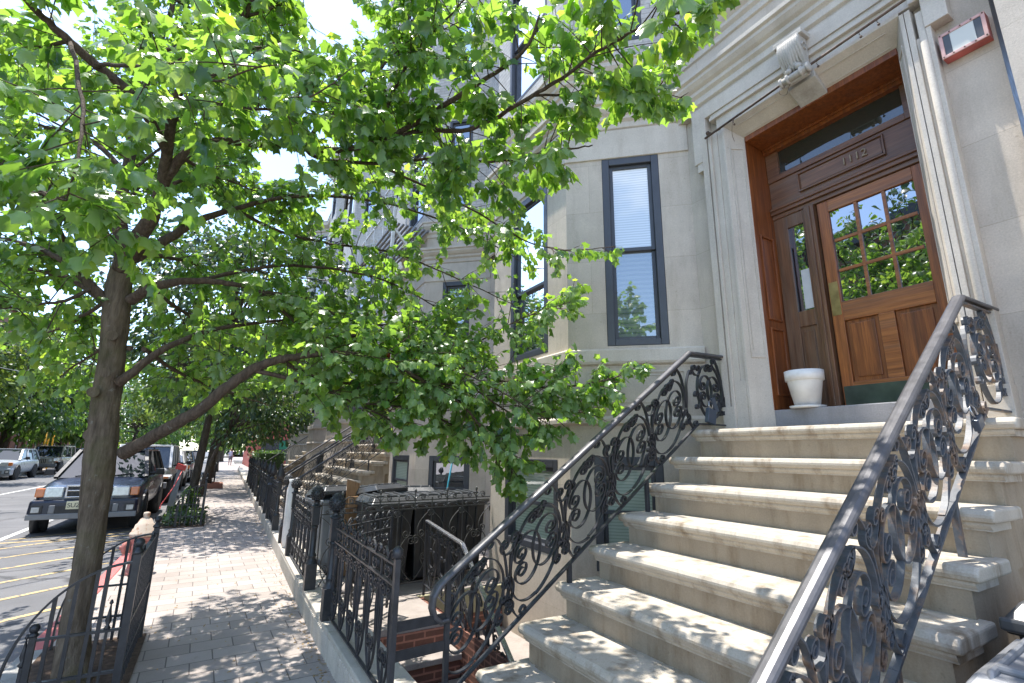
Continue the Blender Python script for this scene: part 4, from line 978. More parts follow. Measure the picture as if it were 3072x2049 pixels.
t = MB(); t.tube([(3.15,7.52,.0),(3.28,7.30,1.42)], .014, 8); t.tube([(3.28,7.30,1.42),(3.287,7.288,1.47)], .02, 8); tag(t.build('broom_handle', M['bluestick']), 'blue broom handle leaning by the downspout', 'broom')
t = MB(); t.lathe([(.06,0),(.075,.1),(.075,.8),(.05,.9),(.06,.95)], (fx(8.1)+.02,8.1,.2), 10); tag(t.build('wrapped_roll', M['cream']), 'white plastic wrapped roll standing against the fence posts', 'roll')
t = MB(); t.box(fx(8.3)-.03,8.26,.2,fx(8.3)+.05,8.34,1.02); tag(t.build('timber_offcut', M['board']), 'brown timber upright beside the wrapped roll', 'timber')
# ------------------------------------------------------------------ hydrant, tree guards, cars, person
t = thing('fire_hydrant', (-.655,8.3,0), 'faded red hydrant with rust streaked cream cap by the red kerb', 'hydrant', rz=-.15); t.scale = (1.17,1.17,1.17)
g = MB(); g.lathe([(.14,0),(.14,.03),(.105,.045),(.098,.10),(.095,.30),(.105,.34),(.12,.36),(.12,.385)], (0,0,0), 20); g.build('barrel', M['hydred'], t, local=True)
g = MB(); g.lathe([(.128,.386),(.133,.40),(.128,.425),(.118,.43),(.112,.46),(.10,.468),(.09,.51),(.075,.52),(.055,.565),(.03,.58),(.028,.60),(.035,.605),(.03,.635),(.012,.64)], (0,0,0), 20); g.build('cap', M['hydwhite'], t, local=True)
g = MB(); g.lathe([(.06,-.09),(.06,-.13),(.072,-.135),(.072,-.16),(.055,-.165),(.05,-.175),(.02,-.18),(.018,-.20)], (0,0,.27), 14, 0, 'x'); g.build('side_nozzle', M['hydred'], t, local=True)
g = MB(); g.lathe([(.075,-.08),(.075,-.13),(.06,-.14),(.045,-.145),(.03,-.155)], (0.01,0,.28), 16, 0, 'y'); g.build('front_nozzle', M['hydred'], t, local=True)
g = MB(); g.lathe([(.05,.085),(.05,.105),(.06,.11),(.06,.125),(.02,.13)], (0,0,.27), 14, 0, 'x'); g.build('side_nozzle', M['hydred'], t, local=True)
g = MB(); g.tube([(.03,-.13,.17),(.10,-.10,.185),(.13,-.03,.20)], .012, 6); g.build('chain', M['hydwhite'], t, local=True)
def guard(ox, oy, ly, label, mirror=False, h=.885, wx=.44):
    t = thing('tree_guard', (ox-.3, oy+ly/2, 0), label, 'tree guard')
    xa, xs = ox, ox-wx
    for y in (oy, oy+ly):
        g = MB(); g.bar((xa,y,0),(xa,y,h),.042,.042); g.lathe([(.03,0),(.034,.01),(.026,.025),(.018,.035),(.018,.045)], (xa,y,h), 10); g.ball((xa,y,h+.07), .030, 0, 12); g.build('post', M['black'], t)
        g = MB(); g.bar((xs,y,0),(xs,y,.46),.032,.032); g.lathe([(.022,0),(.026,.01),(.014,.025)], (xs,y,.46), 10); g.ball((xs,y,.505), .026, 0, 12); g.build('post', M['black'], t)
        g = MB(); rx = .56; zc = .17; ry = h-.05-zc
        pts = [(xa-rx*math.sin(a), y, zc+ry*math.cos(a)) for a in [i*PI/2/18 for i in range(19)]] + [(xa-rx, y, 0)]
        g.ribbon(pts, (0,1,0), .03, .013)
        g.bar((xa,y,.20),(xa-rx,y,.20),.026,.016); g.bar((xa,y,.44),(xs,y,.44),.022,.014)
        for k in range(1,6):
            x = xa-rx*k/6; top = zc+ry*math.sqrt(max(0,1-((xa-x)/rx)**2))
            if k in (2,3,4): g.bar((x,y,.02),(x,y,top),.020,.020)
            else:
                g.bar((x,y,.02),(x,y,.44 if k == 1 else .30),.015,.015); zf = .44 if k == 1 else .30; g.lathe([(.008,0),(.02,.015),(.008,.03),(.018,.06),(.010,.10),(.004,.15),(.012,.16),(.004,.18)], (x,y,zf), 8)
                if k == 1: g.bar((x-.045,y,.02),(x-.045,y,zc+ry*.98),.020,.020)
        g.build('arched_panel', M['black'], t)
    g = MB()
    for z in (.20,.44,h-.05): g.bar((xa,oy,z),(xa,oy+ly,z),.026,.014)
    n = int(ly/.105)
    for k in range(1,n): y = oy+ly*k/n; g.bar((xa,y,.03),(xa,y,h-.05),.014,.014)
    for s in (0,1):
        q = scroll(arc(oy+ly*(.25+.5*s), h-.05, .10, .06, 180, 0, 8), (-1,.02,1.2,8,.3), (1,.02,1.2,8,.3)); g.ribbon([(xa,a,b) for a, b in q], (1,0,0), .014, .007)
    g.build('side_panel', M['black'], t)
    return t
guard(-.345, 4.22, 1.30, 'black arched iron tree guard around the big maple trunk')
guard(-.05, 12.6, 2.3, 'black iron guard round the second tree with ivy at its foot')
guard(.18, 25.6, 2.2, 'distant iron guard round the third street tree')
g = MB(); g.box(-.95,4.15,.0,-.30,5.6,.012); S('tree_pit', g, M['soil']); g = MB(); g.box(-.78,12.5,.0,.02,15.0,.014); S('tree_pit', g, M['soil'])
t = MB(); t.box(-.25,24.2,0,.5,24.35,.2); t.box(-.25,25.3,0,.5,25.45,.2); t.box(.38,24.36,0,.5,25.29,.2); t.box(-.25,24.36,0,-.13,25.29,.2); t.box(-.12,24.36,0,.37,25.29,.14); tag(t.build('brick_planter', M['brickred']), 'low brick planter edge around the third street tree', 'planter')
t = thing('marker_post', (-.72,15.6,0), 'red box on a leaning grey post with red cord', 'post')
g = MB(); g.hexa([(-.86,15.55,0),(-.70,15.55,0),(-.70,15.62,0),(-.86,15.62,0),(-.74,15.55,1.06),(-.62,15.55,1.12),(-.62,15.62,1.12),(-.74,15.62,1.06)]); g.build('post', M['bingrey'], t, bevel=.006)
g = MB(); g.hexa([(-.80,15.5,1.08),(-.58,15.5,1.02),(-.58,15.62,1.02),(-.80,15.62,1.08),(-.76,15.5,1.22),(-.56,15.5,1.15),(-.56,15.62,1.15),(-.76,15.62,1.22)]); g.build('box', M['redplastic'], t, bevel=.01)
g = MB(); g.tube(smooth_path([(-.64,15.5,1.03),(-.72,15.0,.72),(-.80,14.2,.50),(-.82,13.2,.42),(-.80,12.6,.38)]), .012, 6); g.build('cord', M['redplastic'], t)
# ---- cars
def wheel(parent, x, y, r, w, steer=0.0, rimm='rim'):
    s = 1 if x > 0 else -1
    g = MB(); g.lathe([(r*.62,-w/2),(r*.93,-w/2),(r,-w*.36),(r,w*.36),(r*.93,w/2),(r*.62,w/2)], (0,0,0), 28, 0, 'x')
    for k in range(36):
        a = 2*PI*k/36
        for o in (-.28,.0,.28):
            c, q = math.cos(a+.05*(o != 0)), math.sin(a+.05*(o != 0)); g.hexa([((o-.09)*w, c*r*.995-q*.01, q*r*.995+c*.01),((o+.09)*w, c*r*.995-q*.01, q*r*.995+c*.01),((o+.09)*w, c*r*.995+q*.012, q*r*.995-c*.012),((o-.09)*w, c*r*.995+q*.012, q*r*.995-c*.012)]+[((o-.09)*w, c*r*1.018-q*.01, q*r*1.018+c*.01),((o+.09)*w, c*r*1.018-q*.01, q*r*1.018+c*.01),((o+.09)*w, c*r*1.018+q*.012, q*r*1.018-c*.012),((o-.09)*w, c*r*1.018+q*.012, q*r*1.018-c*.012)])
    t_ = g.build('wheel', M['tyre'], parent, local=True); t_.location = (x, y, r); t_.rotation_euler = (0,0,steer)
    g = MB(); g.lathe([(r*.62,s*w*.30),(r*.60,s*w*.44),(r*.56,s*w*.44),(r*.54,s*w*.3)], (0,0,0), 24, 0, 'x'); g.lathe([(r*.15,s*w*.2),(r*.14,s*w*.44),(r*.05,s*w*.45)], (0,0,0), 12, 0, 'x')
    for k in range(5):
        a = 2*PI*k/5
        for da in (-.12,.12): g.bar((s*w*.40, r*.1*math.cos(a), r*.1*math.sin(a)), (s*w*.40, r*.58*math.cos(a+da), r*.58*math.sin(a+da)), .03, .03)
    g.build('rim', M[rimm], t_, local=True)
    g = MB(); g.lathe([(r*.6,s*w*.1),(r*.6,s*w*.12)], (0,0,0), 20, 0, 'x'); g.build('brake_disc', M['darktrim'], t_, local=True)
def car(loc, label, paintm, L=4.6, Wd=1.78, H=1.70, hood=1.0, cowl=1.08, hl=1.15, wr=.36, roofy=(2.0,4.3), kind='suv', rz=-.02, steer=0, far=False, front=True, category='car'):
    t = thing('parked_car', loc, label, category, 'cars parked along both kerbs', rz)
    w = Wd/2; belt = cowl; zb = .36 if kind == 'suv' else (.30 if kind != 'jeep' else .42)
    st = [(0,.84,zb+.02,hood-.20),(.06,.90,zb-.0,hood-.10),(.22,.965,zb,hood-.035),(.55,.99,zb,hood),(hl,1.0,zb,cowl-.02),(1.6,1,zb,cowl),(L*.6,1,zb,cowl+.02),(L-.5,.99,zb,cowl+.02),(L-.1,.95,zb,cowl-.03),(L,.90,zb+.05,cowl-.2)]
    if kind == 'jeep': st = [(0,.72,zb+.05,hood-.06),(.03,.74,zb,hood-.02),(.3,.76,zb,hood),(hl,.80,zb,cowl-.02),(hl+.03,.90,zb,cowl),(1.7,.90,zb,cowl),(L*.6,.90,zb,cowl),(L-.12,.90,zb,cowl),(L-.02,.9,zb,cowl-.01),(L,.88,zb+.03,cowl-.05)]
    g = MB(); rows = []
    for y, f, z0, z1 in st:
        a = w*f; zm = z0+(z1-z0)*.55
        half = [(a*.80,z0),(a*.97,z0+.06),(a,zm),(a*.985,z1-.10),(a*.93,z1-.025),(a*.55,z1+.02)]
        ring = [(x,z) for x, z in half] + [(-x,z) for x, z in half[::-1]]
        rows.append([g.vert((x,y,z)) for x, z in ring])
    for a, b in zip(rows[:-1], rows[1:]):
        for j in range(len(a)): j2 = (j+1) % len(a); g.face((a[j],a[j2],b[j2],b[j]), 0, None, True)
    g.face(rows[0][::-1]); g.face(rows[-1])
    body = g.build('body', M[paintm], t, local=True); sb = body.modifiers.new('round','SUBSURF'); sb.levels = 1; sb.render_levels = 2
    # greenhouse
    b0, b1 = hl-.05, L-.12; r0, r1 = roofy; wb, wt = w*.90, w*.70
    if kind == 'jeep': wb, wt = w*.86, w*.78; b1 = L-.06
    zt_ = H-.05; zb_ = belt-.03
    c = [(-wb,b0,zb_),(wb,b0,zb_),(wb,b1,zb_),(-wb,b1,zb_)]; d = [(-wt,r0,zt_),(wt,r0,zt_),(wt,r1,zt_),(-wt,r1,zt_)]
    g = MB(); g.box(-wt-.02, r0-.03, zt_-.01, wt+.02, r1+.03, H); rf = g.build('roof', M[paintm if kind != 'jeep2' else 'darktrim'], t, bevel=.022, local=True)
    if not far:
        for s in (-1,1):
            g = MB(); g.tube([(s*wt*.92,r0+.3,H+.0),(s*wt*.92,r0+.36,H+.05),(s*wt*.92,r1-.4,H+.05),(s*wt*.92,r1-.34,H)], .016, 8); g.build('roof_rail', M['darktrim'], rf, local=True)
    pw = .075; pm = M[paintm if kind != 'suv' else 'darktrim']
    for i in range(4):
        g = MB(); g.bar(c[i], d[i], pw, pw*.8); g.build('pillar', pm, t, local=True)
    def lerp(p, q, u): return tuple(p[k]+(q[k]-p[k])*u for k in range(3))
    for s in (0,1):
        cc = (c[0],c[3],d[0],d[3]) if s == 0 else (c[1],c[2],d[1],d[2])
        for u in (.36,.68): g = MB(); g.bar(lerp(cc[0],cc[1],u), lerp(cc[2],cc[3],u), .07, .05); g.build('pillar', pm, t, local=True)
    def pane(name, q, off):
        g = MB(); o = Vector(off); n_ = 3
        P = [Vector(p)+o for p in q]
        g.poly(P); g.build(name, M['carglass'], t, local=True)
    pane('windshield', [c[0],c[1],d[1],d[0]], (0,.012,-.004)); pane('rear_window', [c[2],c[3],d[3],d[2]], (0,-.012,0))
    pane('side_window', [c[3],c[0],d[0],d[3]], (.006,0,0)); pane('side_window', [c[1],c[2],d[2],d[1]], (-.006,0,0))
    g = MB(); g.hexa([(p[0]*.93,p[1]+(.12 if i in (0,1) else -.12),p[2]-.1) for i, p in enumerate(c)]+[(p[0]*.9,p[1]+(.5 if i in (0,1) else -.2),p[2]-.28) for i, p in enumerate(d)]); g.build('interior', M['darktrim'], t, local=True)
    # wheels and arches
    wy = (.70 if kind == 'suv' else .80, L-.92)
    for s in (-1,1):
        for k, y in enumerate(wy):
            wheel(t, s*(w-.10), y, wr, .24, steer if k == 0 else 0)
            g = MB()
            pts = [(s*(w-.03), y+(wr+.06)*math.cos(a), wr+(wr+.06)*math.sin(a)) for a in [(-.2+i*(PI+.4)/14) for i in range(15)]]
            g.ribbon(pts, (1,0,0), .10, .05); g.lathe([(.001,s*(w-.135)),(wr+.055,s*(w-.135)),(wr+.055,s*(w-.006)),(.001,s*(w-.0055))], (0,y,wr), 24, 0, 'x')
            g.build('wheel_arch', M['darktrim'], t, local=True)
    # mirrors
    for s in (-1,1):
        g = MB(); g.hexa([(s*(w+.02),hl+.30,cowl+.02),(s*(w+.22),hl+.34,cowl+.0),(s*(w+.22),hl+.42,cowl+.0),(s*(w+.02),hl+.40,cowl+.02),(s*(w+.03),hl+.30,cowl+.15),(s*(w+.20),hl+.33,cowl+.15),(s*(w+.20),hl+.41,cowl+.15),(s*(w+.03),hl+.40,cowl+.15)])
        g.bar((s*(w-.08),hl+.36,cowl+.03),(s*(w+.05),hl+.36,cowl+.06),.05,.05); g.build('wing_mirror', M['darktrim'], t, bevel=.03, local=True)
    # face of the car
    zf = hood-.14
    if kind != 'jeep':
        g = MB(); g.hexa([(-w*.98,-.10,zb-.04),(w*.98,-.10,zb-.04),(w,.30,zb-.04),(-w,.30,zb-.04),(-w*.96,-.09,zb+.32),(w*.96,-.09,zb+.32),(w*.99,.30,zb+.32),(-w*.99,.30,zb+.32)]); bp = g.build('bumper', M[paintm if far else paintm], t, bevel=.05, local=True)
        g = MB(); g.box(-w*.97,-.125,zb-.05,w*.97,-.085,zb+.06)
        for s in (-1,1): g.box(s*w*.56-.05,-.118,zb+.06,s*w*.56+.05,-.09,zb+.22)
        g.build('lower_bumper', M['greytrim'], bp, bevel=.015, local=True)
        g = MB(); g.box(-w*.50,-.108,zb+.06,w*.50,-.095,zb+.20); g.build('air_intake', M['darktrim'], bp, local=True)
        for s in (-1,1):
            g = MB(); g.box(s*w*.82-.09,-.112,zb+.06,s*w*.82+.09,-.095,zb+.22); g.build('lamp_recess', M['darktrim'], bp, local=True)
            g = MB(); g.box(s*w*.83-.06,-.122,zb+.09,s*w*.83+.06,-.113,zb+.19); g.build('fog_lamp', M['lens'], bp, bevel=.012, local=True)
        g = MB()
        for q in ((-w*.40,w*.40,zf+.11,zf+.145),(-w*.40,w*.40,zf-.105,zf-.08),(-w*.40,-w*.36,zf-.08,zf+.11),(w*.36,w*.40,zf-.08,zf+.11),(-w*.36,w*.36,zf+.02,zf+.045)): g.box(q[0],-.045,q[2],q[1],.05,q[3])
        if kind == 'suv':
            g.lathe([(.06,-.05),(.075,-.06),(.075,-.046),(.06,-.045)], (0,0,zf+.02), 18, 0, 'y'); g.box(-.075,-.065,zf+.008,.075,-.05,zf+.032)
        gr = g.build('grille', M['chrome'], t, bevel=.006, local=True)
        g = MB(); g.box(-w*.36,-.02,zf-.08,w*.36,.04,zf+.11)
        for k in range(9): x = -w*.34+w*.68*k/8; g.box(x-.006,-.032,zf-.078,x+.006,-.019,zf+.018)
        g.build('grille_back', M['darktrim'], gr, local=True)
        for s in (-1,1):
            g = MB(); a, b = s*w*.44, s*w*.76
            g.hexa([(min(a,b),-.035,zf-.10),(max(a,b),-.035+.03,zf-.10),(max(a,b),.12,zf-.10),(min(a,b),.12,zf-.10),(min(a,b),-.02,zf+.10),(max(a,b),.01,zf+.10),(max(a,b),.14,zf+.10),(min(a,b),.14,zf+.10)]); hd = g.build('headlight', M['lens'], t, bevel=.02, local=True)
            a, b = s*w*.77, s*w*.93
            g = MB(); g.hexa([(min(a,b),.02,zf-.09),(max(a,b),.02,zf-.09),(max(a,b),.2,zf-.09),(min(a,b),.2,zf-.09),(min(a,b),.04,zf+.08),(max(a,b),.04,zf+.08),(max(a,b),.2,zf+.08),(min(a,b),.2,zf+.08)]); g.build('indicator', M['amber'], hd, bevel=.015, local=True)
    else:
        g = MB(); g.box(-w*.72,-.02,zf-.34,w*.72,.02,zf+.12); gr = g.build('grille', M[paintm], t, bevel=.02, local=True)
        g = MB()
        for k in range(7): x = -.27+.09*k; g.box(x-.022,-.028,zf-.22,x+.022,-.021,zf+.08)
        g.build('grille_slots', M['darktrim'], gr, local=True)
        for s in (-1,1):
            g = MB(); g.lathe([(.10,-.02),(.10,-.045),(.085,-.055),(.01,-.06)], (s*w*.53,0,zf-.04), 18, 0, 'y'); g.build('headlight', M['lens'], t, local=True)
            g = MB(); g.hexa([(s*w*.74-.0*s,.05,.78),(s*w,.05,.78),(s*w,.9,.80),(s*w*.74,.9,.80),(s*w*.74,.05,.86),(s*w,.05,.84),(s*w,.9,.88),(s*w*.74,.9,.88)]); g.box(min(s*w*.8,s*w*.9),.03,.79,max(s*w*.8,s*w*.9),.05,.84); g.build('mudguard', M[paintm], t, bevel=.02, local=True)
            g = MB(); g.box(min(s*w*.80,s*w*.95),.01,.79,max(s*w*.80,s*w*.95),.048,.845); g.build('indicator', M['amber'], t, local=True)
        g = MB(); g.box(-w*.95,-.22,.50,w*.95,-.06,.68); g.build('bumper', M['greytrim'], t, bevel=.02, local=True)
    if not far:
        g = MB()
        for s in (-.55,.12): g.bar((s*w,hl-.0,cowl+.0),(s*w+.42,hl+.06,cowl+.05),.02,.012)
        g.build('wiper', M['darktrim'], t, local=True)
    return t
s1 = car((-2.12,13.50,-.134), 'dark navy parked car with grey bumper right behind the maple trunk', 'navy', 4.6, 1.80, 1.70, .96, 1.09, 1.15, .36, (1.95,4.2), 'suv', -.022, .22)
pl = MB(); pl.box(-.285,-.15,.50,.025,-.138,.655); plo = pl.build('number_plate', M['plate'], s1, bevel=.004, local=True)
tc = bpy.data.curves.new('plate_text', 'FONT'); tc.body = 'SUZ-6'; tc.size = .12; tc.extrude = .001; tc.space_character = .95; tc.materials.append(M['ink'])
o = textmesh('plate_text', tc); o.parent = plo; o.location = (-.27,-.1525,.537); o.rotation_euler = (PI/2,0,0)
car((-2.0,19.4,-.134), 'pale silver boxy jeep parked behind the navy car', 'whitecar', 4.1, 1.80, 1.85, 1.05, 1.12, 1.15, .38, (1.55,3.9), 'jeep', -.022)
car((-1.95,25.2,-.134), 'white parked car two places behind the navy car', 'whitecar', 4.5, 1.78, 1.66, .95, 1.05, 1.15, .34, (2.0,4.1), 'xover', -.022, 0, True)
car((-1.8,31.2,-.134), 'dark parked car farther along the near kerb', 'blackcar', 4.5, 1.78, 1.62, .95, 1.05, 1.15, .34, (2.0,4.1), 'xover', -.022, 0, True)
car((-1.6,37.6,-.134), 'silver parked car farthest along the near kerb', 'silver', 4.5, 1.78, 1.66, .95, 1.05, 1.15, .34, (2.0,4.1), 'xover', -.022, 0, True)
car((-9.95,36.4,-.134), 'silver-blue crossover parked across the street at the left edge', 'silver', 4.5, 1.82, 1.64, .98, 1.06, 1.15, .35, (1.95,4.1), 'xover', -.022, 0, True)
car((-9.75,44.2,-.134), 'beige jeep parked across the street behind the silver-blue crossover', 'beige', 4.5, 1.86, 1.86, 1.06, 1.14, 1.2, .40, (1.55,4.3), 'jeep', -.022)
car((-9.5,51.5,-.134), 'dark grey car parked across the street behind the beige jeep', 'pewter', 4.7, 1.85, 1.70, .98, 1.08, 1.15, .36, (1.95,4.3), 'xover', -.022, 0, True)
# ---- walker
def person(loc, rz):
    t = thing('person', loc, 'person in a pale blue shirt and grey shorts walking away along the sidewalk', 'person', rz=rz)
    bm = bmesh.new()
    V = {}
    def v(n, p): V[n] = bm.verts.new(p)
    for n, p in dict(pel=(0,0,.92), sp=(0,.01,1.12), ch=(0,.0,1.34), nk=(0,.0,1.48), hd=(0,-.0,1.60), ht=(0,0,1.70), ls=(-.17,0,1.40), le=(-.24,.04,1.13), lw=(-.24,-.06,.88), lh=(-.23,-.09,.79), rs=(.17,0,1.40), re=(.24,-.03,1.13), rw=(.25,-.02,.88), rh=(.25,-.03,.79), lhip=(-.09,0,.88), lk=(-.10,-.08,.49), la=(-.10,.06,.09), lt=(-.10,-.08,.04), rhip=(.09,0,.88), rk=(.10,.03,.49), ra=(.10,.22,.12), rt=(.10,.12,.03)).items(): v(n, p)
    for a, b in 'pel-sp sp-ch ch-nk nk-hd hd-ht ch-ls ls-le le-lw lw-lh ch-rs rs-re re-rw rw-rh pel-lhip lhip-lk lk-la la-lt pel-rhip rhip-rk rk-ra ra-rt'.split() and [e.split('-') for e in 'pel-sp sp-ch ch-nk nk-hd hd-ht ch-ls ls-le le-lw lw-lh ch-rs rs-re re-rw rw-rh pel-lhip lhip-lk lk-la la-lt pel-rhip rhip-rk rk-ra ra-rt'.split()]: bm.edges.new((V[a], V[b]))
    bm.verts.index_update(); idx = {n: x.index for n, x in V.items()}
    me = bpy.data.meshes.new('body'); bm.to_mesh(me); bm.free(); me.materials.append(M['skin'])
    o = bpy.data.objects.new('body', me); COL.objects.link(o); o.parent = t
    sk = o.modifiers.new('skin', 'SKIN'); sv = me.skin_vertices[0].data
    R = dict(pel=.135, sp=.115, ch=.14, nk=.055, hd=.09, ht=.06, ls=.065, le=.045, lw=.032, lh=.035, rs=.065, re=.045, rw=.032, rh=.035, lhip=.095, lk=.06, la=.04, lt=.035, rhip=.095, rk=.06, ra=.04, rt=.035)
    for n, i in idx.items(): sv[i].radius = (R[n], R[n]*(.8 if n in ('pel','sp','ch') else 1)); sv[i].use_root = n == 'pel'
    ss = o.modifiers.new('sub', 'SUBSURF'); ss.levels = 1; ss.render_levels = 1
    g = MB(); g.lathe([(.19,.86),(.17,1.0),(.16,1.12),(.18,1.3),(.17,1.40),(.09,1.46)], (0,0,0), 14)
    for s, el in ((-1,(-.25,.04,1.14)),(1,(.25,-.03,1.14))): g.tube([(s*.14,0,1.40),(s*.20,el[1]*.4,1.30),el], [.075,.075,.07], 10)
    sh = g.build('shirt', M['shirt'], t, local=True); sh.scale = (1,.72,1)
    g = MB()
    g.lathe([(.165,.80),(.17,.95)], (0,0,0), 14)
    g.tube([(-.09,0,.86),(-.10,-.05,.56)], [.105,.09], 10); g.tube([(.09,0,.86),(.10,.015,.56)], [.105,.09], 10); g.build('shorts', M['shorts'], t, local=True)
    g = MB(); g.ball((0,.015,1.63), .105, 0, 12, 1.1); g.build('hair', M['hair'], t, local=True)
    g = MB()
    for x, y, z in ((-.10,-.02,.04),(.10,.17,.05)): g.hexa([(x-.045,y-.12,z-.04),(x+.045,y-.12,z-.04),(x+.045,y+.12,z-.04),(x-.045,y+.12,z-.04),(x-.035,y-.10,z+.02),(x+.035,y-.10,z+.02),(x+.035,y+.10,z+.06),(x-.035,y+.10,z+.06)])
    g.build('shoes', M['shoe'], t, bevel=.02, local=True)
    return t
person((1.62,61,0), PI)
for k, (x, y) in enumerate(((-10.9,49.3),(-10.75,49.6),(-10.55,50.1))):
    g = MB(); g.tube([(x-.05,y,0),(x+.1-.05*k,y,2.75+.22*k)], .05, 8); tag(g.build('marker_pole', M['yellowpole']), 'yellow pole standing behind the beige jeep across the street', 'pole', 'yellow poles behind the beige jeep')
# ------------------------------------------------------------------ trees
_R = [(.17,-.05),(.38,.13),(.31,.28),(.35,.40),(.49,.62),(.28,.67),(.14,.82)]
_T = [(0,0),(0,.35),(0,.68),(0,1.02)] + _R + [(-x,y) for x, y in _R]
def _lf(x, y): return (x, y, -.30*abs(x) - .20*y*y + .06*math.sin(9*y)*abs(x))
MAPLE_V = np.array([_lf(x, y) for x, y in _T])
_tri = []
for o in (4, 11):
    q = [(0,o,o+1),(0,o+1,o+2),(0,o+2,o+3),(0,o+3,1),(1,o+3,o+4),(1,o+4,o+5),(1,o+5,o+6),(1,o+6,2),(2,o+6,3)]
    _tri += q if o == 11 else [t[::-1] for t in q]
MAPLE_T = np.array(_tri)
OVAL_V = np.array([(0,0,0),(.26,.35,-.06),(0,.4,.04),(-.26,.35,-.06),(.2,.72,-.10),(-.2,.72,-.10),(0,1,-.2)])
OVAL_T = np.array([(0,1,2),(0,2,3),(1,4,2),(2,4,6),(2,6,5),(2,5,3)])
def leaves(name, pos, dirs, nrm, size, m, parent, tv=MAPLE_V, tt=MAPLE_T, rnd=None):
    pos = np.asarray(pos); d = np.asarray(dirs); n = np.asarray(nrm); s = np.asarray(size)
    d = d/np.linalg.norm(d, axis=1, keepdims=True); n = n - d*np.sum(n*d, axis=1, keepdims=True); n = n/(np.linalg.norm(n, axis=1, keepdims=True)+1e-9); x = np.cross(d, n)
    N = len(pos); k = len(tv)
    asp = RNG.uniform(.85,1.12,N)[:,None,None]; cup = RNG.uniform(-.1,2.5,N)[:,None,None]
    V = pos[:,None,:] + s[:,None,None]*(asp*tv[None,:,0:1]*x[:,None,:] + tv[None,:,1:2]*d[:,None,:] + cup*tv[None,:,2:3]*n[:,None,:])
    off = ORG.get(parent, Vector((0,0,0))); V = V.reshape(-1,3) - np.array(off)
    T = (tt[None] + (np.arange(N)*k)[:,None,None]).reshape(-1,3)
    me = bpy.data.meshes.new(name); me.vertices.add(len(V)); me.vertices.foreach_set('co', V.astype(np.float32).ravel())
    me.loops.add(T.size); me.loops.foreach_set('vertex_index', T.astype(np.int32).ravel())
    me.polygons.add(len(T)); me.polygons.foreach_set('loop_start', np.arange(0,T.size,3,dtype=np.int32)); me.polygons.foreach_set('loop_total', np.full(len(T),3,dtype=np.int32))
    a = me.attributes.new('leafrand', 'FLOAT', 'FACE'); r = RNG.uniform(0,1,N) if rnd is None else rnd
    a.data.foreach_set('value', np.repeat(r, len(tt)).astype(np.float32))
    me.polygons.foreach_set('use_smooth', [True]*len(T)); me.update(); me.validate(); me.materials.append(M[m])
    o = bpy.data.objects.new(name, me); COL.objects.link(o); o.parent = parent; ORG[o] = off; return o
def U3(n): v = RNG.normal(size=(n,3)); return v/np.linalg.norm(v, axis=1, keepdims=True)
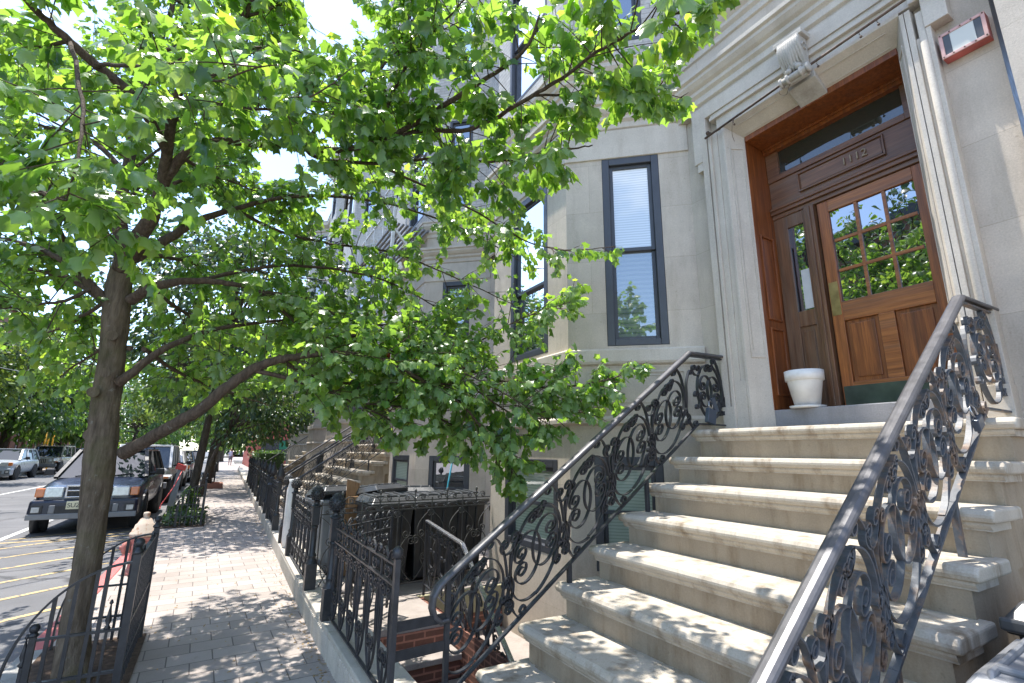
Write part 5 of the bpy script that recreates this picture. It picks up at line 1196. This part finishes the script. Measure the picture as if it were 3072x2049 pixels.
# ---- the big maple
K = 3072/2351
def L(pts):
    out = []
    for p in pts: out.append((at(p[0]*K, p[1]*K, p[2]), p[3] if len(p) > 3 else None))
    # fill radii linearly between the given ones
    rs = [(i, r) for i, (_, r) in enumerate(out) if r is not None]; res = []
    for i, (p, r) in enumerate(out):
        if r is None:
            a = max([q for q in rs if q[0] < i], key=lambda q: q[0]); b = min([q for q in rs if q[0] > i], key=lambda q: q[0], default=(len(out), .004))
            r = a[1] + (b[1]-a[1])*(i-a[0])/(b[0]-a[0])
        res.append((p, r))
    return res
LIMBS = [  # (polyline, first fraction that carries twigs, twigs per metre)
 (L([(285,1040,3.66,.062),(330,1015,3.6,.054),(400,975,3.55),(460,940,3.55),(520,890,3.6),(580,848,3.7,.042),(640,826,3.8),(690,818,3.9,.032),(780,810,4.0),(880,830,4.1,.02),(980,880,4.2),(1080,950,4.25),(1150,1060,4.3,.006)]), .42, 26),
 (L([(580,848,3.7,.02),(700,880,3.9),(820,925,4.1),(930,985,4.2,.005)]), .15, 26),
 (L([(690,818,3.9,.022),(800,770,4.2),(950,790,4.4),(1100,860,4.5),(1250,890,4.5),(1400,870,4.55),(1475,835,4.55,.004)]), .1, 22),
 (L([(980,880,4.2,.012),(1080,890,4.4),(1200,960,4.5),(1340,945,4.5,.004)]), .05, 22),
 (L([(950,790,4.4,.010),(1080,790,4.8),(1200,730,4.9),(1320,690,4.8,.004)]), .1, 24),
 (L([(300,690,3.85,.05),(340,665,3.8),(390,650,3.8),(450,645,3.9,.03),(520,650,4.0),(580,665,4.1),(640,705,4.2),(720,780,4.4,.012),(820,860,4.6,.005)]), .4, 22),
 (L([(450,645,3.9,.022),(540,625,4.2),(650,610,4.5),(780,620,4.8),(900,650,5.0,.01),(1030,720,5.1,.004)]), .15, 17),
 (L([(270,880,3.72,.045),(310,850,3.75),(380,800,3.9),(480,760,4.2),(600,740,4.5),(720,730,4.8,.006)]), .3, 20),
 (L([(275,610,3.9,.06),(330,580,3.95),(390,545,4.1),(460,505,4.3),(540,480,4.5),(640,455,4.7,.02),(760,450,5.0),(900,470,5.2),(1050,520,5.3),(1180,590,5.3,.005)]), .3, 13),
 (L([(540,480,4.5,.018),(640,530,4.8),(760,560,5),(900,580,5.1),(1050,640,5.1),(1180,700,5,.004)]), .1, 14),
 (L([(280,620,3.9,.078),(320,545,3.85),(350,490,3.8),(370,430,3.75,.05),(385,350,3.65),(395,270,3.55),(420,200,3.5),(470,110,3.4),(560,40,3.3,.02),(600,-60,3.3),(650,-220,3.4,.006)]), .35, 22),
 (L([(370,430,3.75,.045),(420,360,3.7),(500,325,3.7,.036),(600,332,3.75),(690,330,3.8),(760,345,3.9),(860,330,3.8,.026),(950,285,3.65),(1030,235,3.5),(1100,190,3.4),(1200,120,3.2,.012),(1240,30,3.1,.006)]), .2, 22),
 (L([(860,330,3.8,.022),(970,300,3.7),(1060,300,3.55),(1130,275,3.4),(1220,220,3.2),(1290,180,3.05),(1370,120,2.85),(1460,70,2.65),(1560,25,2.5),(1660,-40,2.35,.004)]), .1, 26),
 (L([(1220,220,3.2,.010),(1320,215,3.2),(1400,205,3.15),(1490,215,3.15),(1570,225,3.15,.003)]), .25, 20),
 (L([(690,330,3.8,.02),(740,365,4.1),(860,375,4.1),(1000,365,3.9),(1150,370,3.6),(1290,345,3.25),(1360,335,3.05,.004)]), .15, 17),
 (L([(860,375,4.3,.014),(980,430,4.7),(1100,490,4.8),(1200,550,4.8),(1300,575,4.7),(1415,565,4.6,.003)]), .1, 15),
 (L([(282,620,3.95,.07),(275,500,4.1),(290,400,4.2,.05),(320,250,4.4),(360,120,4.6),(400,0,4.8,.025),(430,-150,5,.008)]), .35, 24),
 (L([(290,400,4.2,.03),(220,330,4.3),(140,300,4.5),(40,280,4.6),(-80,270,4.7,.006)]), .2, 24),
 (L([(385,350,3.65,.042),(340,270,3.4),(290,205,3.2),(220,150,3.1),(160,95,3.0,.03),(100,40,2.9),(60,0,2.8),(-20,-80,2.7,.008)]), .35, 18),
 (L([(250,700,3.85,.05),(215,660,3.8),(180,630,3.8),(130,590,3.8,.026),(60,560,3.9),(-40,540,4,.006)]), .4, 22),
 (L([(235,690,3.9,.03),(160,640,4.1),(90,622,4.3),(0,615,4.5,.008)]), .3, 22),
 (L([(180,630,3.8,.022),(120,500,3.5),(60,430,3.3),(0,380,3.2),(-80,330,3.1,.005)]), .3, 22),
 (L([(220,150,3.1,.015),(300,150,2.75),(400,165,2.5),(500,185,2.3),(600,150,2.2,.003)]), .35, 15),
 (L([(160,95,3.0,.014),(190,230,2.6),(180,360,2.3),(150,460,2.2,.003)]), .35, 15),
 (L([(60,430,3.3,.012),(130,450,2.8),(230,500,2.6),(300,520,2.5,.003)]), .3, 15),
 (L([(320,250,4.4,.02),(450,200,4.8),(580,160,5.2),(700,150,5.5,.006)]), .2, 16),
 (L([(360,120,4.6,.02),(500,80,5.2),(640,60,5.6),(690,50,5.8,.006)]), .2, 20),
 (L([(600,332,3.75,.016),(700,230,4.2),(820,170,4.5),(950,100,4.7),(1080,40,4.8,.005)]), .15, 15),
 (L([(400,0,4.8,.02),(300,-150,4.9),(150,-250,5.2),(0,-300,5.5,.006)]), .1, 20),
 (L([(275,500,4.1,.025),(330,420,5.0),(430,380,5.8),(560,350,6.3,.006)]), .25, 20),
 (L([(290,560,4.0,.025),(210,470,5.0),(110,420,5.8),(0,390,6.3,.006)]), .25, 22),
 (L([(330,800,3.8,.02),(420,860,4.8),(520,900,5.6),(620,930,6.2,.005)]), .3, 20),
 (L([(340,665,3.8,.02),(430,720,4.8),(540,780,5.6),(660,820,6.2),(780,850,6.6,.005)]), .25, 20),
 (L([(640,826,3.8,.018),(740,870,4.3),(860,880,4.8),(980,840,5.0),(1120,820,5.1,.005)]), .15, 26),
 (L([(580,665,4.1,.016),(700,690,4.5),(820,740,4.8),(950,740,5.0),(1100,700,5.2,.005)]), .15, 26),
 (L([(820,925,4.1,.010),(950,940,4.4),(1060,985,4.5),(1160,1050,4.4),(1185,1120,4.35,.004)]), .1, 24),
 (L([(720,780,4.4,.010),(860,800,4.4),(1000,830,4.3),(1150,900,4.2),(1250,960,4.2,.004)]), .1, 22),
 (L([(760,450,5.0,.012),(850,420,5.3),(950,430,5.5),(1050,470,5.6,.005)]), .1, 14),
 (L([(215,660,3.8,.016),(150,690,3.6),(80,700,3.5),(0,710,3.5,.005)]), .25, 22),
 (L([(400,420,4.0,.016),(500,400,5.0),(600,440,6.0),(680,460,6.6,.005)]), .15, 22),
 (L([(290,400,4.2,.016),(380,330,5.2),(470,240,6.2),(560,230,6.8,.005)]), .2, 20),
 (L([(470,110,3.4,.016),(560,110,3.6),(650,110,3.9),(720,130,4.2),(790,150,4.4,.004)]), .1, 24),
 (L([(395,270,3.55,.016),(500,240,3.3),(600,250,3.1),(690,230,3.0),(770,190,2.95,.004)]), .25, 18),
 (L([(860,330,3.8,.014),(900,220,3.6),(960,110,3.45),(1040,30,3.35),(1110,-50,3.25,.004)]), .15, 24),
 (L([(690,330,3.8,.014),(790,240,3.7),(880,150,3.6),(930,60,3.5),(960,-40,3.4,.004)]), .15, 22),
 (L([(560,40,3.3,.012),(640,10,3.5),(700,-30,3.8),(800,-60,4.0,.004)]), .1, 22),
 (L([(160,95,3.0,.014),(90,110,3.2),(20,130,3.4),(-60,150,3.6,.004)]), .15, 22),
 (L([(320,250,4.4,.016),(260,200,4.8),(180,170,5.2),(80,160,5.6),(-20,150,6.0,.005)]), .15, 24),
 (L([(400,0,4.8,.016),(470,30,5.2),(560,50,5.5),(640,90,5.8,.005)]), .1, 24),
 (L([(420,360,3.7,.016),(480,400,4.2),(540,420,4.6),(600,440,5.0),(690,430,5.3,.005)]), .15, 24),
 (L([(285,660,3.9,.025),(200,720,4.7),(120,760,5.4),(40,780,5.9,.006)]), .35, 16),
 (L([(300,800,3.8,.02),(240,800,4.6),(170,840,5.2),(120,880,5.5,.005)]), .45, 16),
 (L([(320,250,4.4,.03),(380,260,5.6),(450,300,6.8),(520,330,7.8,.006)]), .3, 16),
 (L([(360,120,4.6,.02),(330,100,5.8),(300,120,7.0,.006)]), .3, 16),
 (L([(330,580,3.95,.025),(430,600,5.0),(560,640,5.8),(700,680,6.3,.006)]), .3, 20),
]
POLY = [(-400,-900),(2300,-900),(1760,-30),(1668,20),(1650,70),(1600,120),(1560,160),(1592,215),(1588,250),(1540,285),(1480,275),(1400,285),(1365,325),(1385,385),(1330,450),(1285,490),(1300,545),(1380,545),(1440,545),(1428,600),(1365,640),(1340,720),(1375,790),(1405,850),(1480,808),(1505,845),(1440,905),(1425,965),(1340,1010),(1290,1060),(1225,1090),(1205,1160),(1150,1155),(1125,1090),(1000,1060),(880,1030),(750,1022),(690,955),(640,895),(580,900),(500,955),(430,985),(380,950),(310,990),(230,960),(160,960),(80,935),(-400,900)]
def inside(x, y):
    c = False; n = len(POLY); j = n-1
    for i in range(n):
        xi, yi = POLY[i]; xj, yj = POLY[j]
        if (yi > y) != (yj > y) and x < (xj-xi)*(y-yi)/(yj-yi)+xi: c = not c
        j = i
    return c
THIN = [((700,-50,810,95),.85),((598,345,692,412),.9),((1260,430,1345,560),.8),((1130,640,1260,720),.45),((1010,150,1330,330),.25),((960,560,1160,680),.4),((820,440,1000,560),.3),((380,960,560,1010),.9),((0,760,60,960),.6),((1080,700,1180,900),.3)]
def keep(p):
    q = project(p)
    if q is None: return True
    x, y, dep = q[0]/K, q[1]/K, q[2]
    if not (-30 < x < 2381 and -30 < y < 1600): return dep > .8
    if dep < 1.45 or not inside(x, y): return False
    for (a, b, c, d), pr in THIN:
        if a < x < c and b < y < d and random.random() < pr: return False
    return True
tr = thing('maple_tree', (-.66,4.76,0), 'young maple with broad bright green crown beside the stoop sidewalk', 'tree')
g = MB()
tp = [(210,2110,3.24,.15),(214,2040,3.28,.128),(228,1860,3.4,.115),(262,1690,3.48,.110),(287,1500,3.57,.112),(299,1395,3.62,.125),(305,1340,3.65,.122),(312,1255,3.69,.116),(322,1170,3.74,.104),(335,1091,3.78,.100),(343,1010,3.83,.103),(350,930,3.87,.11),(358,860,3.9,.10),(372,790,3.93,.085)]
P = [at(u, v, d) for u, v, d, r in tp]; rr = [r*(.74 if v > 1500 else .80 if v > 1200 else .86) for u, v, d, r in tp]
sp = smooth_path(P, 14); sr = []
for i in range(len(rr)-1):
    for j in range(14): sr.append((rr[i]+(rr[i+1]-rr[i])*j/14)*(1+random.uniform(-.012,.012)))
sr.append(rr[-1]); g.tube(sp, sr, 36)
from mathutils import noise as _nz
for ring in range(len(sp)):            # bark ridges, swellings and a flared foot
    c = sp[ring]; foot = max(0, .35-c.z)*.5
    for j in range(36):
        v = Vector(g.v[ring*36+j]); d = (v-c); q = Vector((v.x*26, v.y*26, v.z*4.5))
        k = 1 + .075*_nz.noise(q) + .05*_nz.noise(q*2.3) + .05*_nz.noise(Vector((v.x*6, v.y*6, v.z*2.2))) + foot
        w = c + d*k; g.v[ring*36+j] = (w.x, w.y, w.z)
for (u, v, d, r, dx) in ((283,1178,3.64,.03,-.09),(276,1305,3.62,.036,-.07),(318,1120,3.64,.028,.0),(338,1010,3.74,.03,.02)):   # pruning scars
    c = at(u, v, d); g.lathe([(r*1.3,-.05),(r*1.05,.0),(r*.8,.02),(r*.4,.012),(.003,.0)], c, 12, 0, 'x' if dx > .05 else 'y')
g.build('trunk', M['bark'], tr)
g = MB(); pos, dr, nm, sz = [], [], [], []
up = np.array([0,0,1.])
def add_leaf(p, d, s):
    pos.append(p); dr.append(d)
    n = Vector((random.gauss(0,.55), random.gauss(0,.55), 1)); nm.append(n); sz.append(s)
ntw = 0
for limb, f0, dens in LIMBS:
    pts = smooth_path([p for p, r in limb], 5); rad = []
    for i in range(len(limb)-1):
        for j in range(5): rad.append(limb[i][1] + (limb[i+1][1]-limb[i][1])*j/5)
    rad.append(limb[-1][1])
    w = [Vector((random.gauss(0,1),random.gauss(0,1),random.gauss(0,1)))*min(.012, .05*limb[0][1]+.002)*(1 if limb[0][1] < .03 else .5) for _ in pts]; pts = [p+q for p, q in zip(pts, w)]
    rad = [q*(.86 if q > .02 else 1) for q in rad]; g.tube(pts, rad, 12 if rad[0] > .03 else 6, 0, True)
    cum = [0]
    for a, b in zip(pts[:-1], pts[1:]): cum.append(cum[-1]+(b-a).length)
    T = cum[-1]; dm = (pts[0]-CAM).dot(FWD); big = 1.18 if (pts[-1]-CAM).dot(FWD) < 3.5 else 1.0; n = int(T*(1-f0)*dens*(1.18 if dm > 3.4 else .88)*(.8 if pts[-1].z > 4.2 else 1.)) + 3
    for k in range(n):
        s = T*(f0 + (1-f0)*(k+random.random())/n) if k < n-2 else T*(.97+.03*random.random())
        i = max(j for j in range(len(cum)) if cum[j] <= s) if s < T else len(pts)-2
        i = min(i, len(pts)-2); p = pts[i].lerp(pts[i+1], min(1, (s-cum[i])/max(1e-6, cum[i+1]-cum[i])))
        ax = (pts[i+1]-pts[i]).normalized()
        v = Vector((random.gauss(0,1),random.gauss(0,1),random.gauss(.15,.75))); v = v - ax*v.dot(ax)*.55; v = (v.normalized() + ax*random.uniform(.15,.9)).normalized()
        ln = random.uniform(.16,.62)*(1 if k < n-2 else .7)
        e = p + v*ln + Vector((0,0,-.07*ln/.4*random.random()))
        mid = p.lerp(e, .55) + Vector((0,0,.05*ln))
        tw = bez(p, mid, mid, e, 6)
        if not keep(mid): continue
        if project(e) and not keep(e): e = mid; tw = bez(p, p.lerp(mid,.5), p.lerp(mid,.5), mid, 6)
        ntw += 1
        g.tube(tw, [.0045*(1-.6*j/6) for j in range(7)], 4, 0, False)
        m = max(3, int(ln/.047))
        for j in range(m):
            u = .25 + .75*(j+.5)/m; q = Vector(tw[min(6, int(u*6))]).lerp(Vector(tw[min(6, int(u*6)+1)]), u*6-int(u*6)); td = (Vector(tw[min(6,int(u*6)+1)])-Vector(tw[max(0,int(u*6)-1)]))
            td = td.normalized() if td.length > 1e-6 else v
            for sd in (1,-1):
                side = td.cross(Vector((random.gauss(0,.5),random.gauss(0,.5),1)))*sd
                d = (side.normalized()*random.uniform(.5,1.) + td*random.uniform(.2,.8) + Vector((0,0,-random.uniform(.35,1.5)))).normalized()
                pet = random.uniform(.02,.055); lp = q + d*pet + Vector((0,0,.008))
                size = random.choice((random.uniform(.040,.07), random.uniform(.06,.102), random.uniform(.06,.102)))*big*(1.0 if random.random() < .85 else .55)
                if keep(lp + d*size*.6): add_leaf(lp, d, size)
        add_leaf(e, (v+Vector((0,0,-.4))).normalized(), random.uniform(.06,.09)) if keep(e+v*.05) else None
g.build('branches', M['barktwig'], tr, fix=False)
leaves('crown', pos, dr, nm, sz, 'maple', tr)
print('MAPLE twigs', ntw, 'leaves', len(pos))
# ---- other trees
def tree(loc, label, h, crown, n, lsize, m, trunk_r=.13, lean=(0,0), clumps=26, group=None, barkm='barkdk', cz=.0, tall=True):
    t = thing('street_tree', loc, label, 'tree', group)
    x, y, z = loc; cr, cv, c0 = crown     # horizontal radius, vertical radius, centre height
    top = Vector((x+lean[0], y+lean[1], z+c0+cv*.4))
    g = MB(); path = smooth_path([(x,y,z-.05),(x+lean[0]*.15+.04,y+lean[1]*.2,z+c0*.4),(x+lean[0]*.5-.03,y+lean[1]*.5,z+c0*.75),top], 4)
    g.tube(path, [trunk_r*(1.25 if i == 0 else 1-.75*i/len(path))*random.uniform(.95,1.05) for i in range(len(path))], 12)
    cs = []
    for k in range(clumps):
        d = U3(1)[0]; r = RNG.uniform(.55,1.0)**.6; c = Vector((x+lean[0]+d[0]*cr*r, y+lean[1]+d[1]*cr*r, z+c0+d[2]*cv*r)); cs.append((c, RNG.uniform(.22,.42)*cr))
        s0 = path[int(len(path)*RNG.uniform(.45,.9))]
        mid = s0.lerp(c, .5)+Vector((0,0,.12*cr*RNG.uniform(-.3,1)))
        g.tube(bez(s0, mid, mid, c, 6), [trunk_r*.34*(1-.8*j/6) for j in range(7)], 6, 0, False)
    g.build('trunk', M[barkm], t, fix=False)
    P = []
    for c, r in cs:
        k = n//clumps; d = U3(k)*(RNG.uniform(0,1,(k,1))**.5)*r*np.array([1.15,1.15,.8]); P.append(np.array(c)+d)
    P = np.concatenate(P); N = len(P); c = np.array([x+lean[0],y+lean[1],z+c0])
    out = (P-c); out /= np.linalg.norm(out,axis=1,keepdims=True)+1e-6
    d = out*.7+U3(N)*.8+np.array([0,0,-.55]); nn = U3(N)*.7+np.array([0,0,1.])
    leaves('crown', P, d, nn, RNG.uniform(.65,1.3,N)*lsize, m, t, OVAL_V, OVAL_T)
    return t
tree((-.36,15.0,0), 'slim fenced sapling with dark leaves beside the navy car', 5.5, (3.0,2.3,4.9), 8500, .16, 'leafdk', .11, (.55,-.9), 44)
tree((-.12,24.8,0), 'dark leaved street tree rising from the brick planter', 7, (3.6,3.4,5.6), 8000, .19, 'leafdk', .17, (.7,.2), 40)
tree((-.25,20.4,0), 'leafy dark tree overhanging the sidewalk toward the stoops', 6, (1.8,1.35,3.2), 4000, .17, 'leafdk', .10, (1.45,.0), 26)
tree((.05,34,0), 'light green street tree beyond the brick planter', 7, (4.0,4.2,6.4), 6500, .24, 'leaflt', .18, (.2,0), 24)
tree((.2,43,0), 'mid green street tree far down the near kerb', 8, (4.4,4.6,7.2), 6000, .30, 'leafmid', .24, (.3,0), 24)
tree((.9,80,0), 'old tree with spreading roots behind the walker', 9, (4.,3.5,5.5), 2600, .4, 'leafmid', .4, (0,0), 22)
far = [((-12.2,5.5,0),'broad tree across the street mirrored in the door panes',(4.8,4.2,6.6),'leafdk',.30),((-12.3,21,0),'dark tree across the street nearest the left edge',(4.4,4.0,7.6),'leafmid',.30),((-12.2,33,0),'tall tree across the street behind the silver-blue crossover',(4.4,3.6,6.4),'leaflt',.30),((-12.0,45,0),'dense green tree across the street above the beige jeep',(4.6,3.6,6.0),'leafmid',.26),((-11.9,58,0),'low crowned tree across the street beyond the yellow poles',(4.6,3.4,5.4),'leafmid',.26),((-11.6,72,0),'bright tree far across the street',(5,4,6.4),'leaflt',.3),((-10.5,92,0),'last tree on the far side of the street',(6,5,7),'leafmid',.35)]
for loc, lab, cr, m, r in far: tree(loc, lab, 10, cr, 6500, .30 if loc[1] < 40 else .40, m, r, (random.uniform(-.5,.9),0), 34)
# leaning limb at the left edge, ivy in the pits, hedge, distant wood
def bushy(name, label, cat, box, n, ls, m, kind=None, core=None):
    x0,y0,z0,x1,y1,z1 = box; P = RNG.uniform((x0,y0,z0),(x1,y1,z1),(n,3))
    if kind == 'stuff':
        t = bpy.data.objects.new(name+'_base', None); t = None
        o = leaves(name, P, U3(n)*.8+np.array([0,-.3,.3]), U3(n)*.6+np.array([0,0,1.]), RNG.uniform(.6,1.3,n)*ls, m, None, OVAL_V, OVAL_T); return tag(o, kind='stuff', label=label, cat=cat)
    t = thing(name, ((x0+x1)/2,(y0+y1)/2,z0), label, cat)
    g = MB()
    for k in range(int((y1-y0)/.5)+1): g.tube([((x0+x1)/2+random.uniform(-.1,.1), y0+.5*k+.1, z0),((x0+x1)/2, y0+.5*k+.15, z1-.1)], .02, 6)
    g.box(x0+.1,y0+.1,z0,x1-.1,y1-.1,z1-.12); g.build('stems', M['grass'], t)
    leaves('foliage', P, U3(n)*.8+np.array([0,-.3,.3]), U3(n)*.6+np.array([0,0,1.]), RNG.uniform(.6,1.3,n)*ls, m, t, OVAL_V, OVAL_T); return t
bushy('hedge', 'clipped green hedge behind the black fence down the row', 'hedge', (1.75,26,0,3.0,31,1.55), 4200, .11, 'leafmid')
bushy('ivy', 'dark ivy covering the fenced tree pit', 'ivy', (-.75,12.6,.01,-.0,14.9,.22), 900, .10, 'leafdk', 'stuff')
bushy('ivy', 'ivy sprouting up the sapling trunk', 'ivy', (-.52,14.4,.1,-.2,14.9,.62), 220, .10, 'leafmid', 'stuff')
P = []; 
for k in range(110):
    c = np.array([RNG.uniform(-60,60) if k < 80 else RNG.uniform(-14,14), RNG.uniform(120,170), RNG.uniform(.2,11)]); P.append(c + U3(160)*RNG.uniform(0,1,(160,1))**.5*np.array([4.5,4.5,3.]))
P = np.concatenate(P); n = len(P)
tag(leaves('distant_trees', P, U3(n)+np.array([0,-.3,-.3]), U3(n)*.7+np.array([0,-.2,1.]), RNG.uniform(.7,1.3,n)*1.1, 'leafmid', None, OVAL_V, OVAL_T), 'hazy mass of green trees closing the end of the street', 'trees', kind='stuff')
# fallen leaves and debris on the paving
n = 620; P = np.stack([RNG.uniform(-.9,.9,n), 3.2+11*RNG.uniform(0,1,n)**1.6, np.full(n,.006)],1); e = RNG.random(n) < .55; P[e,0] = .90-RNG.random(e.sum())**2*.12+.0
P[:,0] += .022*np.maximum(0,P[:,1]-5)
tag(leaves('leaf_litter', P, U3(n)*np.array([1,1,.05]), np.tile([0,0,1.],(n,1))+U3(n)*.15, RNG.uniform(.012,.035,n), 'litter', None, OVAL_V, OVAL_T), 'small dry leaf scraps on the brick sidewalk', 'leaf litter', kind='stuff')
# ------------------------------------------------------------------ backdrop buildings, wires, sky, light, camera
def block(name, label, box, m, wins=True, cat='building', face='x'):
    x0,y0,x1,y1,h = box
    H = thing(name, ((x0+x1)/2,(y0+y1)/2,0), label, cat)
    g = MB(); n = max(1, int((y1-y0)/2.4)); U = (y1-y0)/n; holes = []
    for k in range(n):
        for z in [1.2+3.1*i for i in range(int((h-1)/3.1))]: holes.append((k*U+U*.28, k*U+U*.72, z, z+1.8))
    xf = x1 if x1 < 0 else x0
    P, Q = ((xf,y0),(xf,y1))
    for sgn in (1,):
        d = Vector((0,1)); fW = (lambda u,o,z: (xf+(o if x1 < 0 else -o), y0+u, z))
        us = sorted({0,y1-y0,*[q for h_ in holes for q in h_[:2]]}); zs = sorted({0,h,*[q for h_ in holes for q in h_[2:]]})
        for a,b in zip(us[:-1],us[1:]):
            for c,e in zip(zs[:-1],zs[1:]):
                if any(q[0]-1e-6<=a and b<=q[1]+1e-6 and q[2]-1e-6<=c and e<=q[3]+1e-6 for q in holes): continue
                g.quad(fW(a,0,c),fW(b,0,c),fW(b,0,e),fW(a,0,e),0,[(a,c),(b,c),(b,e),(a,e)])
        for a,b,c,e in holes:
            for p,q in (((a,c),(b,c)),((b,c),(b,e)),((b,e),(a,e)),((a,e),(a,c))): g.quad(fW(p[0],0,p[1]),fW(q[0],0,q[1]),fW(q[0],-.2,q[1]),fW(p[0],-.2,p[1]),0,[(0,0),(1,0),(1,.2),(0,.2)])
    for yy in (y0,y1): g.quad((x0,yy,0),(x1,yy,0),(x1,yy,h),(x0,yy,h),0,[(x0,0),(x1,0),(x1,h),(x0,h)])
    xb = x0 if x1 < 0 else x1; g.quad((xb,y0,0),(xb,y1,0),(xb,y1,h),(xb,y0,h),0,[(0,0),(9,0),(9,9),(0,9)])
    g.build('wall', m, H, fix=False)
    g = MB(); g.box(x0-.3,y0+.01,h,x1+.3,y1-.01,h+.4); g.build('roof', M['darkp'], H)
    for a,b,c,e in holes:
        g = MB(); g.obox(fW, a,b,-.2,-.13,c,c+.08); g.obox(fW,a,b,-.2,-.13,e-.08,e); g.obox(fW,a,a+.08,-.2,-.13,c+.08,e-.08); g.obox(fW,b-.08,b,-.2,-.13,c+.08,e-.08); g.obox(fW,a+.08,b-.08,-.19,-.14,(c+e)/2-.03,(c+e)/2+.03); w = g.build('window', M['framew'], H)
        g = MB(); g.quad(fW(a+.07,-.17,c+.07),fW(b-.07,-.17,c+.07),fW(b-.07,-.17,e-.07),fW(a+.07,-.17,e-.07)); g.build('pane', M['glass'], w)
    return H
block('apartment_building', 'brown brick building across the street behind the nearest trees', (-26,4,-16,26,12), M['brickbrown'])
block('apartment_building', 'red brick building across the street behind the parked crossover', (-26,26.2,-16,44,11), M['brickred'])
block('apartment_building', 'dark brick building across the street behind the beige jeep', (-26,44.2,-16.2,66,13), M['brickbrown'])
block('apartment_building', 'far brick building across the street near the end of the road', (-26,66.2,-16,110,12), M['brickred'])
sh = thing('shopfront', (5,54,0), 'red fronted shop with green sign at the far end of the row', 'shop')
g = MB(); g.box(3.0,54,0,12,66,3.6); g.build('wall', M['redframe'], sh)
g = MB(); g.box(3.9,53.96,.6,6.8,53.998,2.6); g.build('window', M['glass'], sh)
g = MB(); g.box(5.5,53.92,1.7,6.4,53.955,2.5); g.build('sign', M['leafsign'], sh)
g = MB(); g.box(3.0,54,3.62,12,66,11); g.build('upper_wall', M['brickred'], sh)
# overhead wires
for k, (a, b, r, lab) in enumerate([((-6,8,7.2),(3.0,16.5,8.6),.018,'thick black overhead cable crossing toward the fire escape house'),((-7,14,7.0),(4.0,11.2,5.6),.014,'black service wire reaching the second house bay'),((-11,20,5.2),(-3.5,34,5.0),.012,'pale overhead wire at the left across the street')]):
    A, Bv = Vector(a), Vector(b); pts = [A.lerp(Bv, t/12)+Vector((0,0,-.5*4*(t/12)*(1-t/12))) for t in range(13)]
    g = MB(); g.tube(pts, r, 6); tag(g.build('overhead_wire', M['cream' if k == 2 else 'darktrim']), lab, 'wire')
# world
W = bpy.data.worlds.new('World'); SC.world = W; W.use_nodes = True; nt = W.node_tree
SUN = Vector((-.135,.275,1.0)).normalized()
sky = nt.nodes.new('ShaderNodeTexSky'); sky.sky_type = 'NISHITA'; sky.sun_disc = False; sky.sun_elevation = math.asin(SUN.z); sky.sun_rotation = math.atan2(SUN.x, SUN.y); sky.air_density = .9; sky.dust_density = .6; sky.ozone_density = 1.3
co = nt.nodes.new('ShaderNodeTexCoord').outputs['Generated']
mp = nt.nodes.new('ShaderNodeMapping'); mp.inputs['Scale'].default_value = (2.2,2.2,4.5); nt.links.new(co, mp.inputs[0])
cl = ramp(nt, noise(nt, mp.outputs[0], 1.4, 9, .58), [(.54,(0,)*3),(.74,(1,)*3)])
bgw = nt.nodes['Background']; bgw.inputs['Strength'].default_value = .15
nt.links.new(mix(nt, sky.outputs[0], (5.2,5.35,5.6), mix(nt, (0,0,0), (.85,)*3, cl)), bgw.inputs['Color'])
sl = bpy.data.lights.new('sun', 'SUN'); sl.energy = 2.55; sl.angle = math.radians(.53); sl.color = (1,.955,.89)
so = bpy.data.objects.new('sun', sl); COL.objects.link(so); so.rotation_euler = SUN.to_track_quat('Z','Y').to_euler(); so.location = (0,0,30)
# camera
cd = bpy.data.cameras.new('camera'); cd.sensor_width = 36; cd.sensor_fit = 'HORIZONTAL'; cd.lens = FPX*36/PW; cd.clip_end = 2000; cd.clip_start = .05
cam = bpy.data.objects.new('camera', cd); COL.objects.link(cam); cam.matrix_world = Matrix.Translation(CAM) @ RW.to_4x4(); SC.camera = cam
SC.render.engine = 'CYCLES'; SC.render.resolution_x = 1024; SC.render.resolution_y = 683
SC.cycles.max_bounces = 8; SC.cycles.transparent_max_bounces = 8; SC.cycles.use_denoising = True
SC.view_settings.view_transform = 'Standard'; SC.view_settings.look = 'None'; SC.view_settings.exposure = 1.85; SC.view_settings.gamma = 1
